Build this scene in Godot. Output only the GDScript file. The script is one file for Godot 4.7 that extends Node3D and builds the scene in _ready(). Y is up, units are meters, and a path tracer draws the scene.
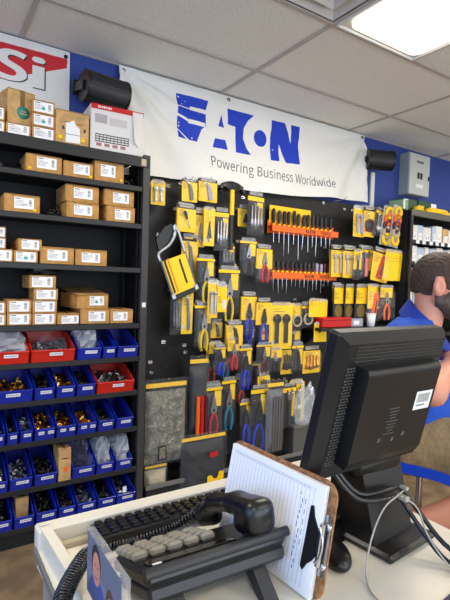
extends Node3D
# A trade counter: shelving of cartons and bins on the left, a pegboard of packaged tools, a desk in front.
# World: x runs along the back wall, y up, z towards the viewer; the camera stands above the origin.

const WALL_Z := -2.70      # face of the back wall
const PEG_Z := -2.655      # face of the pegboard
const CEIL := 2.58         # underside of the ceiling tiles
const DESK := 0.75
var counts := {}
var M := {}
var rng := RandomNumberGenerator.new()
var nz := FastNoiseLite.new()

# ------------------------------------------------------------------ nodes
func numbered(called: String) -> String:
	var n: int = counts.get(called, 0)
	counts[called] = n + 1
	return called if n == 0 else "%s_%03d" % [called, n]

func tag(o: Node3D, label := "", category := "", group := "", kind := "") -> Node3D:
	if label: o.set_meta("label", label)
	if category: o.set_meta("category", category)
	if group: o.set_meta("group", group)
	if kind: o.set_meta("kind", kind)
	return o

func thing(called: String, label: String, category: String, at := Vector3.ZERO, turn := 0.0, group := "") -> Node3D:
	var o := Node3D.new()
	o.name = numbered(called)
	add_child(o)
	o.position = at
	o.rotation.y = turn
	return tag(o, label, category, group)

func obj(called: String, s: SurfaceTool, m: Material, parent: Node = null) -> MeshInstance3D:
	var o := MeshInstance3D.new()
	s.generate_normals()
	o.mesh = s.commit()
	o.material_override = m
	o.name = numbered(called) if parent == null else called
	(self if parent == null else parent).add_child(o, true)
	return o

func struct(called: String, s: SurfaceTool, m: Material) -> MeshInstance3D:
	var o := obj(called, s, m)
	o.set_meta("kind", "structure")
	return o

func child(called: String, mesh: Mesh, m: Material, parent: Node3D, xf := Transform3D.IDENTITY) -> MeshInstance3D:
	var o := MeshInstance3D.new()
	o.mesh = mesh
	o.material_override = m
	o.name = called
	o.transform = xf
	parent.add_child(o, true)
	return o

# ------------------------------------------------------------------ shapes
func st() -> SurfaceTool:
	var s := SurfaceTool.new()
	s.begin(Mesh.PRIMITIVE_TRIANGLES)
	s.set_smooth_group(-1)
	return s

func face(s: SurfaceTool, p: Array, out: Vector3, uv: Array = []) -> void:
	var flip: bool = (p[1] - p[0]).cross(p[2] - p[0]).dot(out) > 0.0
	for i in range(1, p.size() - 1):
		var o: Array = [0, i + 1, i] if flip else [0, i, i + 1]
		for j in o:
			s.set_uv(uv[j] if uv.size() else Vector2.ZERO)
			s.add_vertex(p[j])

func box(s: SurfaceTool, c: Vector3, e: Vector3, b := 0.0, xf := Transform3D.IDENTITY) -> SurfaceTool:
	var h := e * 0.5
	b = minf(b, minf(h.x, minf(h.y, h.z)) * 0.9)
	var o := xf * c
	if b <= 0.0:
		for a in 3:
			for sg in [-1.0, 1.0]:
				var n := Vector3.ZERO
				n[a] = sg
				var p := []
				for q in [[-1, -1], [1, -1], [1, 1], [-1, 1]]:
					var v := Vector3.ZERO
					v[a] = sg * h[a]
					v[(a + 1) % 3] = q[0] * h[(a + 1) % 3]
					v[(a + 2) % 3] = q[1] * h[(a + 2) % 3]
					p.append(xf * (c + v))
				face(s, p, xf.basis * n, [Vector2(0, 1), Vector2(1, 1), Vector2(1, 0), Vector2(0, 0)])
		return s
	var pt := func(sx: float, sy: float, sz: float, a: int) -> Vector3:
		var v := Vector3(sx * (h.x - b), sy * (h.y - b), sz * (h.z - b))
		v[a] += [sx, sy, sz][a] * b
		return xf * (c + v)
	var g := [-1.0, 1.0]
	for sg in g:
		face(s, [pt.call(sg, -1, -1, 0), pt.call(sg, 1, -1, 0), pt.call(sg, 1, 1, 0), pt.call(sg, -1, 1, 0)], xf.basis * Vector3(sg, 0, 0))
		face(s, [pt.call(-1, sg, -1, 1), pt.call(1, sg, -1, 1), pt.call(1, sg, 1, 1), pt.call(-1, sg, 1, 1)], xf.basis * Vector3(0, sg, 0))
		face(s, [pt.call(-1, -1, sg, 2), pt.call(1, -1, sg, 2), pt.call(1, 1, sg, 2), pt.call(-1, 1, sg, 2)], xf.basis * Vector3(0, 0, sg))
		for sh in g:
			face(s, [pt.call(sg, sh, -1, 0), pt.call(sg, sh, 1, 0), pt.call(sg, sh, 1, 1), pt.call(sg, sh, -1, 1)], xf.basis * Vector3(sg, sh, 0))
			face(s, [pt.call(sg, -1, sh, 0), pt.call(sg, 1, sh, 0), pt.call(sg, 1, sh, 2), pt.call(sg, -1, sh, 2)], xf.basis * Vector3(sg, 0, sh))
			face(s, [pt.call(-1, sg, sh, 1), pt.call(1, sg, sh, 1), pt.call(1, sg, sh, 2), pt.call(-1, sg, sh, 2)], xf.basis * Vector3(0, sg, sh))
			for sk in g:
				face(s, [pt.call(sg, sh, sk, 0), pt.call(sg, sh, sk, 1), pt.call(sg, sh, sk, 2)], xf.basis * Vector3(sg, sh, sk))
	return s

func span(s: SurfaceTool, a: Vector3, b: Vector3, bev := 0.0) -> SurfaceTool:   # a box from corner a to corner b
	return box(s, (a + b) * 0.5, (b - a).abs(), bev)

func tube(s: SurfaceTool, pts: Array, r: float, sides := 8, flat := 1.0, r2 := -1.0) -> SurfaceTool:
	s.set_smooth_group(1)
	var n := pts.size()
	var up := Vector3.UP
	var rings := []
	for i in n:
		var t: Vector3 = (pts[mini(i + 1, n - 1)] - pts[maxi(i - 1, 0)]).normalized()
		if absf(t.dot(up)) > 0.95: up = Vector3.FORWARD if absf(t.z) < 0.9 else Vector3.RIGHT
		var x := t.cross(up).normalized()
		var y := x.cross(t).normalized()
		up = y
		var rr := r if r2 < 0.0 else lerpf(r, r2, float(i) / (n - 1))
		var ring := []
		for k in sides:
			var a := TAU * k / sides
			ring.append(pts[i] + x * cos(a) * rr + y * sin(a) * rr * flat)
		rings.append(ring)
	for i in n - 1:
		for k in sides:
			var k2 := (k + 1) % sides
			var mid: Vector3 = (rings[i][k] + rings[i + 1][k2]) * 0.5 - (pts[i] + pts[i + 1]) * 0.5
			face(s, [rings[i][k], rings[i][k2], rings[i + 1][k2], rings[i + 1][k]], mid)
	s.set_smooth_group(-1)
	face(s, rings[0], pts[0] - pts[1])
	face(s, rings[n - 1], pts[n - 1] - pts[n - 2])
	return s

func lathe(s: SurfaceTool, prof: Array, sides := 16, xf := Transform3D.IDENTITY, smooth := true) -> SurfaceTool:   # prof: Vector2(radius, height)
	s.set_smooth_group(1 if smooth else -1)
	for i in prof.size() - 1:
		for k in sides:
			var p := []
			for q in [[i, k], [i, k + 1], [i + 1, k + 1], [i + 1, k]]:
				var a: float = TAU * (int(q[1]) % sides) / sides
				p.append(xf * Vector3(prof[q[0]].x * cos(a), prof[q[0]].y, prof[q[0]].x * sin(a)))
			var d: Vector2 = prof[i + 1] - prof[i]
			var am := TAU * (k + 0.5) / sides
			var out := xf.basis * Vector3(d.y * cos(am), -d.x, d.y * sin(am))
			if prof[i].x < 1e-6: p = [p[0], p[2], p[3]]
			elif prof[i + 1].x < 1e-6: p = [p[0], p[1], p[2]]
			face(s, p, out)
	s.set_smooth_group(-1)
	return s

func prism(s: SurfaceTool, poly: PackedVector2Array, z0: float, z1: float, xf := Transform3D.IDENTITY, smooth := false) -> SurfaceTool:   # an outline in xy, extruded along z
	var tris := Geometry2D.triangulate_polygon(poly)
	var lo := poly[0]
	var hi := poly[0]
	for q in poly:
		lo = lo.min(q)
		hi = hi.max(q)
	var e := hi - lo
	for z in [z0, z1]:
		var out := xf.basis * Vector3(0, 0, signf(z - (z0 + z1) * 0.5))
		for i in range(0, tris.size(), 3):
			var p := []
			var uv := []
			for j in 3:
				var q := poly[tris[i + j]]
				p.append(xf * Vector3(q.x, q.y, z))
				uv.append(Vector2((q.x - lo.x) / e.x, 1.0 - (q.y - lo.y) / e.y))
			face(s, p, out, uv)
	if smooth: s.set_smooth_group(2)
	var turn := 0.0
	for i in poly.size():
		turn += poly[i].cross(poly[(i + 1) % poly.size()])
	for i in poly.size():
		var a := poly[i]
		var b := poly[(i + 1) % poly.size()]
		var n := Vector2(b.y - a.y, a.x - b.x) * signf(turn)
		face(s, [xf * Vector3(a.x, a.y, z0), xf * Vector3(b.x, b.y, z0), xf * Vector3(b.x, b.y, z1), xf * Vector3(a.x, a.y, z1)], xf.basis * Vector3(n.x, n.y, 0), [Vector2(0, 0), Vector2(0, 0), Vector2(0, 0), Vector2(0, 0)])
	s.set_smooth_group(-1)
	return s

func rrect(w: float, h: float, r: float, c := Vector2.ZERO, seg := 4) -> PackedVector2Array:
	var p := PackedVector2Array()
	for k in 4:
		var q: Vector2 = [Vector2(1, 1), Vector2(-1, 1), Vector2(-1, -1), Vector2(1, -1)][k]
		for i in seg + 1:
			var a := PI / 2 * (k + float(i) / seg)
			p.append(c + Vector2(q.x * (w / 2 - r), q.y * (h / 2 - r)) + Vector2(cos(a), sin(a)) * r)
	return p

func arc(c: Vector2, r: float, a0: float, a1: float, n := 10) -> PackedVector2Array:
	var p := PackedVector2Array()
	for i in n + 1:
		var a := deg_to_rad(lerpf(a0, a1, float(i) / n))
		p.append(c + Vector2(cos(a), sin(a)) * r)
	return p

func sheet(s: SurfaceTool, nu: int, nv: int, f: Callable, out := Vector3.BACK, group := 3) -> SurfaceTool:   # f(u, v) -> Vector3; u to the right, v down
	s.set_smooth_group(group)
	var p := []
	for j in nv + 1:
		for i in nu + 1:
			p.append(f.call(float(i) / nu, float(j) / nv))
	for j in nv:
		for i in nu:
			var a := j * (nu + 1) + i
			var q := [a, a + 1, a + nu + 2, a + nu + 1]
			var n: Vector3 = out
			var uv := []
			var pp := []
			for k in q:
				pp.append(p[k])
				uv.append(Vector2(float(k % (nu + 1)) / nu, float(k / (nu + 1)) / nv))
			var o := [0, 1, 2, 0, 2, 3]
			for k in o:
				s.set_uv(uv[k])
				s.add_vertex(pp[k])
	s.set_smooth_group(-1)
	return s

func slab_sheet(s: SurfaceTool, nu: int, nv: int, f: Callable, thick: Vector3) -> SurfaceTool:   # a sheet with a back and closed edges
	sheet(s, nu, nv, f)
	var back := func(u: float, v: float) -> Vector3: return f.call(1.0 - u, v) + thick
	sheet(s, nu, nv, back, Vector3.FORWARD, 4)
	for e in 4:
		for i in (nu if e < 2 else nv):
			var n := nu if e < 2 else nv
			var a: Vector3 = f.call(float(i) / n, float(e)) if e < 2 else f.call(float(e - 2), float(i) / n)
			var b: Vector3 = f.call(float(i + 1) / n, float(e)) if e < 2 else f.call(float(e - 2), float(i + 1) / n)
			var c: Vector3 = f.call(0.5, 0.5)
			face(s, [a, b, b + thick, a + thick], (a + b) * 0.5 - c)
	return s

func plate(called: String, parent: Node, w: float, h: float, at: Vector3, m: Material, t := 0.0008, turn := 0.0) -> MeshInstance3D:   # a thin printed card facing +z
	var s := st()
	box(s, Vector3.ZERO, Vector3(w, h, t), 0.0)
	var o := obj(called, s, m, parent)
	o.position = at
	o.rotation.z = turn
	return o

func spline(pts: Array, n: int) -> Array:
	var c := Curve3D.new()
	for i in pts.size():
		var t: Vector3 = (pts[mini(i + 1, pts.size() - 1)] - pts[maxi(i - 1, 0)]) / 6.0
		c.add_point(pts[i], -t, t)
	var r := []
	var total := c.get_baked_length()
	for i in n + 1:
		r.append(c.sample_baked(total * i / n, true))
	return r

# ------------------------------------------------------------------ bodies: a field of tapered capsules and ellipsoids, meshed as surface nets
func cap(a: Vector3, b: Vector3, ra: float, rb: float, k := 0.03, cut := false) -> Dictionary:
	return {"a": a, "b": b, "ra": ra, "rb": rb, "k": k, "cut": cut}

func ell(c: Vector3, r: Vector3, basis := Basis.IDENTITY, k := 0.02, cut := false) -> Dictionary:
	return {"c": c, "r": r, "basis": basis, "k": k, "cut": cut}

func field(s: SurfaceTool, prims: Array, cell: float, wobble := 0.0, wf := 40.0, keep = null) -> SurfaceTool:
	var lo := Vector3.INF
	var hi := -Vector3.INF
	var bounds := []
	for p in prims:
		var l: Vector3
		var h: Vector3
		if p.has("c"):
			var r: float = maxf(p.r.x, maxf(p.r.y, p.r.z))
			l = p.c - Vector3.ONE * r
			h = p.c + Vector3.ONE * r
		else:
			l = (p.a - Vector3.ONE * p.ra).min(p.b - Vector3.ONE * p.rb)
			h = (p.a + Vector3.ONE * p.ra).max(p.b + Vector3.ONE * p.rb)
		bounds.append([l, h])
		if not p.cut:
			lo = lo.min(l)
			hi = hi.max(h)
	lo -= Vector3.ONE * cell * 3.0
	hi += Vector3.ONE * cell * 3.0
	var nx := int((hi.x - lo.x) / cell) + 2
	var ny := int((hi.y - lo.y) / cell) + 2
	var nzz := int((hi.z - lo.z) / cell) + 2
	var g := PackedFloat32Array()
	g.resize(nx * ny * nzz)
	g.fill(1.0)
	for pi in prims.size():
		var p: Dictionary = prims[pi]
		var k: float = p.k
		var m := k + cell * 2.5
		var i0: Vector3 = ((bounds[pi][0] - lo - Vector3.ONE * m) / cell).floor()
		var i1: Vector3 = ((bounds[pi][1] - lo + Vector3.ONE * m) / cell).ceil()
		var is_ell: bool = p.has("c")
		var cut: bool = p.cut
		var a: Vector3 = p.c if is_ell else p.a
		var ab: Vector3 = Vector3.ZERO if is_ell else p.b - p.a
		var inv := 1.0 / maxf(ab.length_squared(), 1e-9)
		var ra: float = 0.0 if is_ell else p.ra
		var rb: float = 0.0 if is_ell else p.rb
		var er: Vector3 = p.r if is_ell else Vector3.ONE
		var bi: Basis = p.basis.inverse() if is_ell else Basis.IDENTITY
		for z in range(maxi(0, int(i0.z)), mini(nzz, int(i1.z) + 1)):
			for y in range(maxi(0, int(i0.y)), mini(ny, int(i1.y) + 1)):
				var row := (z * ny + y) * nx
				for x in range(maxi(0, int(i0.x)), mini(nx, int(i1.x) + 1)):
					var w := lo + Vector3(x, y, z) * cell - a
					var d: float
					if is_ell:
						var q := bi * w
						var q1 := q / er
						var k0 := q1.length()
						var k1 := (q1 / er).length()
						d = k0 * (k0 - 1.0) / k1 if k1 > 1e-6 else -minf(er.x, er.y)
					else:
						var t := clampf(w.dot(ab) * inv, 0.0, 1.0)
						d = (w - ab * t).length() - lerpf(ra, rb, t)
					var old := g[row + x]
					if cut:
						d = -d
						var hh := maxf(k - absf(old - d), 0.0) / k
						g[row + x] = maxf(old, d) + hh * hh * k * 0.25
					else:
						var hh := maxf(k - absf(old - d), 0.0) / k
						g[row + x] = minf(old, d) - hh * hh * k * 0.25
	if wobble > 0.0 or keep != null:
		for z in nzz:
			for y in ny:
				for x in nx:
					var i := (z * ny + y) * nx + x
					if absf(g[i]) < 0.03:
						var w := lo + Vector3(x, y, z) * cell
						g[i] += nz.get_noise_3dv(w * wf) * wobble
						if keep != null: g[i] = maxf(g[i], keep.call(w))
	var at := PackedInt32Array()
	at.resize(nx * ny * nzz)
	at.fill(-1)
	var verts: Array[Vector3] = []
	var off := [0, 1, nx, nx + 1, nx * ny, nx * ny + 1, nx * ny + nx, nx * ny + nx + 1]
	var edges := [[0, 1], [2, 3], [4, 5], [6, 7], [0, 2], [1, 3], [4, 6], [5, 7], [0, 4], [1, 5], [2, 6], [3, 7]]
	for z in nzz - 1:
		for y in ny - 1:
			for x in nx - 1:
				var i := (z * ny + y) * nx + x
				if absf(g[i]) > cell * 4.0: continue
				var mask := 0
				for c in 8:
					if g[i + off[c]] < 0.0: mask |= 1 << c
				if mask == 0 or mask == 255: continue
				var sum := Vector3.ZERO
				var n := 0
				for e in edges:
					var v0 := g[i + off[e[0]]]
					var v1 := g[i + off[e[1]]]
					if (v0 < 0.0) == (v1 < 0.0): continue
					var t := v0 / (v0 - v1)
					var c0: int = e[0]
					var c1: int = e[1]
					sum += Vector3(c0 & 1, (c0 >> 1) & 1, c0 >> 2).lerp(Vector3(c1 & 1, (c1 >> 1) & 1, c1 >> 2), t)
					n += 1
				at[i] = verts.size()
				verts.append(lo + (Vector3(x, y, z) + sum / n) * cell)
	s.set_smooth_group(5)
	var step := [1, nx, nx * ny]
	for z in range(1, nzz - 1):
		for y in range(1, ny - 1):
			for x in range(1, nx - 1):
				var i := (z * ny + y) * nx + x
				var inside := g[i] < 0.0
				for a in 3:
					if inside == (g[i + step[a]] < 0.0): continue
					var u: int = step[(a + 1) % 3]
					var v: int = step[(a + 2) % 3]
					var q := [at[i], at[i - u], at[i - u - v], at[i - v]]
					if q.min() < 0: continue
					var o: Array = [0, 1, 2, 0, 2, 3] if not inside else [0, 2, 1, 0, 3, 2]
					for j in o:
						s.set_uv(Vector2.ZERO)
						s.add_vertex(verts[q[j]])
	s.set_smooth_group(-1)
	return s

# ------------------------------------------------------------------ materials and prints
func mat(key: String, col: Color, rough := 0.6, metal := 0.0, o := {}) -> StandardMaterial3D:
	if M.has(key): return M[key]
	var m := StandardMaterial3D.new()
	m.resource_name = key
	m.albedo_color = col
	m.roughness = rough
	m.metallic = metal
	if o.has("tex"): m.albedo_texture = o.tex
	if o.has("bump"):
		m.heightmap_enabled = true
		m.heightmap_texture = o.bump
		m.heightmap_scale = o.get("depth", 0.1)
	if o.has("tri"):
		m.uv1_triplanar = true
		m.uv1_world_triplanar = o.get("world", false)
		m.uv1_scale = Vector3.ONE * o.tri
	if o.has("alpha"):
		m.transparency = BaseMaterial3D.TRANSPARENCY_ALPHA
		m.albedo_color.a = o.alpha
	if o.has("coat"):
		m.clearcoat_enabled = true
		m.clearcoat = o.coat
		m.clearcoat_roughness = 0.15
	if o.has("glow"):
		m.emission_enabled = true
		m.emission = o.get("glow_color", Color.WHITE)
		m.emission_energy_multiplier = o.glow
	if o.has("rim"):
		m.rim_enabled = true
		m.rim = o.rim
		m.rim_tint = 0.6
	if o.has("sss"):
		m.subsurf_scatter_enabled = true
		m.subsurf_scatter_strength = o.sss
	if o.has("vc"): m.vertex_color_use_as_albedo = true
	if o.has("spec"): m.metallic_specular = o.spec
	M[key] = m
	return m

func noise_tex(freq: float, kind := FastNoiseLite.TYPE_SIMPLEX_SMOOTH, ramp: Array = [], size := 256, octaves := 4, sd := 1) -> NoiseTexture2D:
	var n := FastNoiseLite.new()
	n.noise_type = kind
	n.frequency = freq
	n.fractal_octaves = octaves
	n.seed = sd
	var t := NoiseTexture2D.new()
	t.width = size
	t.height = size
	t.seamless = true
	t.noise = n
	if ramp.size():
		var gr := Gradient.new()
		gr.offsets = PackedFloat32Array(ramp[0])
		gr.colors = PackedColorArray(ramp[1])
		if ramp.size() > 2: gr.interpolation_mode = Gradient.GRADIENT_INTERPOLATE_CONSTANT
		t.color_ramp = gr
	return t

func blank(w: int, h: int, c: Color) -> Image:
	var im := Image.create(w, h, false, Image.FORMAT_RGB8)
	im.fill(c)
	return im

func tex(im: Image) -> ImageTexture:
	return ImageTexture.create_from_image(im)

func fill_tri(im: Image, a: Vector2, b: Vector2, c: Vector2, col: Color) -> void:
	var y0 := clampi(int(floor(minf(a.y, minf(b.y, c.y)))), 0, im.get_height() - 1)
	var y1 := clampi(int(ceil(maxf(a.y, maxf(b.y, c.y)))), 0, im.get_height() - 1)
	for y in range(y0, y1 + 1):
		var xs := []
		for e in [[a, b], [b, c], [c, a]]:
			var p: Vector2 = e[0]
			var q: Vector2 = e[1]
			if (p.y <= y + 0.5) != (q.y <= y + 0.5):
				xs.append(lerpf(p.x, q.x, (y + 0.5 - p.y) / (q.y - p.y)))
		if xs.size() == 2:
			var x0 := int(round(minf(xs[0], xs[1])))
			var x1 := int(round(maxf(xs[0], xs[1])))
			im.fill_rect(Rect2i(x0, y, x1 - x0, 1), col)

func fill_poly(im: Image, poly: PackedVector2Array, col: Color) -> void:
	var t := Geometry2D.triangulate_polygon(poly)
	for i in range(0, t.size(), 3):
		fill_tri(im, poly[t[i]], poly[t[i + 1]], poly[t[i + 2]], col)

func fill_disc(im: Image, c: Vector2, rx: float, ry: float, col: Color) -> void:
	var p := PackedVector2Array()
	for i in 28: p.append(c + Vector2(cos(TAU * i / 28) * rx, sin(TAU * i / 28) * ry))
	fill_poly(im, p, col)

func write(im: Image, text: String, r: Rect2, col: Color, bold := false, shear := 0.0, font_name := "Droid Sans", slope := 0.0) -> void:   # lettering drawn into a print, filling the rectangle
	var f := SystemFont.new()
	f.font_names = [font_name]
	if bold: f.font_weight = 700
	var t := TextMesh.new()
	t.text = text
	t.font = f
	t.font_size = 64
	t.depth = 0.0
	var ar := t.surface_get_arrays(0)
	var v: PackedVector3Array = ar[Mesh.ARRAY_VERTEX]
	var ix: PackedInt32Array = ar[Mesh.ARRAY_INDEX] if ar[Mesh.ARRAY_INDEX] != null else PackedInt32Array(range(v.size()))
	var lo := Vector2.INF
	var hi := -Vector2.INF
	for p in v:
		lo = lo.min(Vector2(p.x, p.y))
		hi = hi.max(Vector2(p.x, p.y))
	var to := func(p: Vector3) -> Vector2:
		var q := (Vector2(p.x, p.y) - lo) / (hi - lo)
		return Vector2(r.position.x + (q.x + shear * q.y) * r.size.x, r.position.y + (1.0 - q.y) * r.size.y + slope * q.x)
	for i in range(0, ix.size(), 3):
		fill_tri(im, to.call(v[ix[i]]), to.call(v[ix[i + 1]]), to.call(v[ix[i + 2]]), col)

# ------------------------------------------------------------------ the scene
func _ready() -> void:
	rng.seed = 7
	nz.seed = 3
	nz.frequency = 0.05
	camera_and_light()
	make_materials()
	room()
	left_shelving()
	cartons()
	bins()
	banner_and_wall()
	pegboard()
	packs()
	racks()
	right_shelving()
	desk()
	monitor()
	phone()
	desk_items()
	stool()
	clerk()

func camera_and_light() -> void:
	var cam := Camera3D.new()
	cam.name = "camera"
	cam.fov = 65.3961
	cam.near = 0.02
	cam.position = Vector3(0, 1.32, 0)
	cam.rotation = Vector3(deg_to_rad(-2.0192), deg_to_rad(-32.9324), deg_to_rad(1.7041))   # order YXZ
	add_child(cam)
	cam.current = true
	var e := Environment.new()
	e.background_mode = Environment.BG_SKY
	var sky := Sky.new()
	var sm := ProceduralSkyMaterial.new()
	sm.sky_top_color = Color(0.35, 0.55, 0.9)
	sm.sky_horizon_color = Color(0.75, 0.85, 0.95)
	sm.ground_bottom_color = Color(0.3, 0.3, 0.3)
	sm.ground_horizon_color = Color(0.6, 0.62, 0.65)
	sky.sky_material = sm
	e.sky = sky
	e.background_energy_multiplier = 1.0
	e.tonemap_mode = Environment.TONE_MAPPER_LINEAR
	e.tonemap_exposure = 1.0
	e.sdfgi_enabled = true
	e.ssao_enabled = true
	e.ssil_enabled = true
	var we := WorldEnvironment.new()
	we.name = "environment"
	we.environment = e
	add_child(we)
	for p in LAMPS:      # one light under each ceiling panel
		var l := AreaLight3D.new()
		l.name = "panel_light"
		l.area_size = Vector2(0.5, 0.5)
		l.light_color = Color(1.0, 0.965, 0.90)
		l.light_energy = 2.3
		l.shadow_enabled = true
		l.position = Vector3(p.x, CEIL - 0.03, p.y)
		l.rotation.x = -PI / 2
		add_child(l, true)
	var w := AreaLight3D.new()       # daylight through the shop window behind the viewer
	w.name = "window_light"
	w.area_size = Vector2(2.3, 1.3)
	w.light_color = Color(0.52, 0.72, 1.0)
	w.light_energy = 5.5
	w.shadow_enabled = true
	w.position = Vector3(-2.13, 1.55, 0.2)
	w.rotation.y = -PI / 2
	add_child(w)
	var w2 := AreaLight3D.new()      # added fill light to brighten ceiling and room, set at a made-up window
	w2.name = "added_front_light"
	w2.area_size = Vector2(5.0, 1.7)
	w2.light_color = Color(0.90, 0.95, 1.0)
	w2.light_energy = 13.0
	w2.shadow_enabled = true
	w2.position = Vector3(1.8, 1.25, 2.74)
	add_child(w2)

var LAMPS := [Vector2(1.952, -1.357), Vector2(-0.488, -1.357), Vector2(4.392, -1.357), Vector2(1.952, 1.083), Vector2(-0.488, 1.083), Vector2(4.392, 1.083)]

func make_materials() -> void:
	var kraft := noise_tex(0.02, FastNoiseLite.TYPE_SIMPLEX_SMOOTH, [[0.0, 1.0], [Color(0.80, 0.80, 0.78), Color(1, 1, 1)]], 256, 5)
	mat("cardboard", Color(0.80, 0.59, 0.32), 0.85, 0, {"tex": kraft, "tri": 4.0})
	mat("cardboard_pale", Color(0.83, 0.66, 0.43), 0.85, 0, {"tex": kraft, "tri": 3.0})
	mat("cardboard_dark", Color(0.55, 0.40, 0.24), 0.85, 0, {"tex": kraft, "tri": 4.0})
	mat("carton_white", Color(0.86, 0.83, 0.80), 0.6, 0)
	mat("tape", Color(0.30, 0.22, 0.14), 0.35)
	var plaster := noise_tex(0.05, FastNoiseLite.TYPE_SIMPLEX_SMOOTH, [], 256, 4)
	mat("wall_blue", Color(0.18, 0.27, 0.56), 0.75, 0, {"bump": plaster, "depth": 0.15, "tri": 1.5})
	mat("wall_cream", Color(0.90, 0.885, 0.85), 0.85)
	var fiss := noise_tex(0.11, FastNoiseLite.TYPE_SIMPLEX, [[0.0, 0.28, 0.36, 1.0], [Color(0.83, 0.83, 0.83), Color(0.90, 0.90, 0.90), Color(1, 1, 1), Color(1, 1, 1)]], 512, 3)
	mat("ceiling_tile", Color(0.925, 0.91, 0.87), 0.95, 0, {"tex": fiss, "tri": 1.6, "world": true, "bump": fiss, "depth": 0.12})
	mat("ceiling_grid", Color(0.72, 0.69, 0.65), 0.6)
	mat("ceiling_white", Color(0.80, 0.78, 0.75), 0.6)
	var floorn := noise_tex(0.012, FastNoiseLite.TYPE_SIMPLEX_SMOOTH, [[0.0, 0.45, 0.6, 1.0], [Color(0.40, 0.345, 0.28), Color(0.455, 0.395, 0.32), Color(0.515, 0.445, 0.355), Color(0.56, 0.48, 0.385)]], 512, 6)
	mat("floor", Color(1, 0.96, 0.9), 0.55, 0, {"tex": floorn, "tri": 0.9, "world": true})
	mat("black_steel", Color(0.075, 0.073, 0.072), 0.5, 0.0, {"spec": 0.5})
	mat("shelf_back", Color(0.04, 0.04, 0.043), 0.7)
	mat("post_steel", Color(0.20, 0.19, 0.18), 0.5)
	mat("grey_steel", Color(0.36, 0.355, 0.33), 0.45, 0.2)
	var peg := blank(32, 32, Color.WHITE)
	fill_disc(peg, Vector2(16, 16), 5, 5, Color(0.12, 0.12, 0.12))
	mat("pegboard", Color(0.105, 0.10, 0.10), 0.6, 0, {"tex": tex(peg), "tri": 39.37, "world": true})
	mat("chrome", Color(0.75, 0.75, 0.76), 0.18, 1.0)
	mat("steel", Color(0.62, 0.62, 0.64), 0.32, 1.0)
	mat("dark_metal", Color(0.16, 0.16, 0.17), 0.4, 0.7)
	mat("brass", Color(0.83, 0.62, 0.26), 0.28, 1.0)
	mat("iron", Color(0.22, 0.21, 0.20), 0.4, 0.8)
	mat("bin_blue", Color(0.05, 0.15, 0.60), 0.38, 0, {"coat": 0.2})
	mat("bin_red", Color(0.80, 0.13, 0.07), 0.4, 0, {"coat": 0.2})
	mat("film", Color(0.92, 0.94, 0.96), 0.14, 0, {"alpha": 0.04, "spec": 0.22})
	mat("film_milky", Color(0.86, 0.88, 0.90), 0.4, 0, {"alpha": 0.42})
	mat("clear", Color(0.95, 0.97, 1.0), 0.10, 0, {"alpha": 0.03, "spec": 0.3})
	mat("film_tab", Color(0.8, 0.8, 0.8), 0.3, 0, {"alpha": 0.3})
	mat("film_bag", Color(0.9, 0.92, 0.95), 0.12, 0, {"alpha": 0.24, "spec": 0.7})
	mat("acrylic", Color(0.97, 0.98, 1.0), 0.05, 0, {"alpha": 0.12})
	mat("paper", Color(0.90, 0.90, 0.90), 0.8)
	mat("black_plastic", Color(0.045, 0.045, 0.05), 0.38)
	mat("black_gloss", Color(0.03, 0.03, 0.035), 0.22, 0, {"coat": 0.3})
	mat("black_rubber", Color(0.05, 0.05, 0.05), 0.7)
	mat("charcoal", Color(0.13, 0.13, 0.14), 0.5)
	mat("grey_plastic", Color(0.42, 0.41, 0.39), 0.5)
	mat("white_plastic", Color(0.85, 0.84, 0.81), 0.4)
	mat("yellow", Color(0.98, 0.78, 0.04), 0.5)
	mat("yellow_grip", Color(0.92, 0.78, 0.08), 0.4)
	mat("orange", Color(0.95, 0.40, 0.08), 0.5)
	mat("red", Color(0.75, 0.07, 0.08), 0.4)
	mat("blue", Color(0.06, 0.20, 0.72), 0.4)
	mat("teal", Color(0.07, 0.45, 0.58), 0.4)
	mat("purple", Color(0.33, 0.06, 0.20), 0.4)
	mat("pink", Color(0.85, 0.42, 0.38), 0.4)
	mat("maroon", Color(0.30, 0.05, 0.07), 0.45)
	mat("black", Color(0.035, 0.035, 0.04), 0.5)
	mat("silver", Color(0.70, 0.70, 0.72), 0.35, 0.9)
	mat("grey", Color(0.40, 0.40, 0.41), 0.5)
	mat("beige", Color(0.72, 0.66, 0.54), 0.6)
	mat("white", Color(0.88, 0.88, 0.86), 0.5)
	mat("green", Color(0.05, 0.28, 0.13), 0.5)
	mat("pale_green", Color(0.48, 0.60, 0.46), 0.5)
	mat("carton_green", Color(0.62, 0.74, 0.66), 0.6)
	mat("carton_blue", Color(0.68, 0.74, 0.82), 0.6)
	mat("lavender", Color(0.62, 0.60, 0.68), 0.5)
	var camo := noise_tex(0.014, FastNoiseLite.TYPE_SIMPLEX_SMOOTH, [[0.0, 0.33, 0.5, 0.68], [Color(0.36, 0.36, 0.31), Color(0.50, 0.49, 0.43), Color(0.42, 0.41, 0.35), Color(0.60, 0.58, 0.50)], 1], 256, 2)
	mat("camo", Color(1, 1, 1), 0.8, 0, {"tex": camo, "tri": 5.0})
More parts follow.
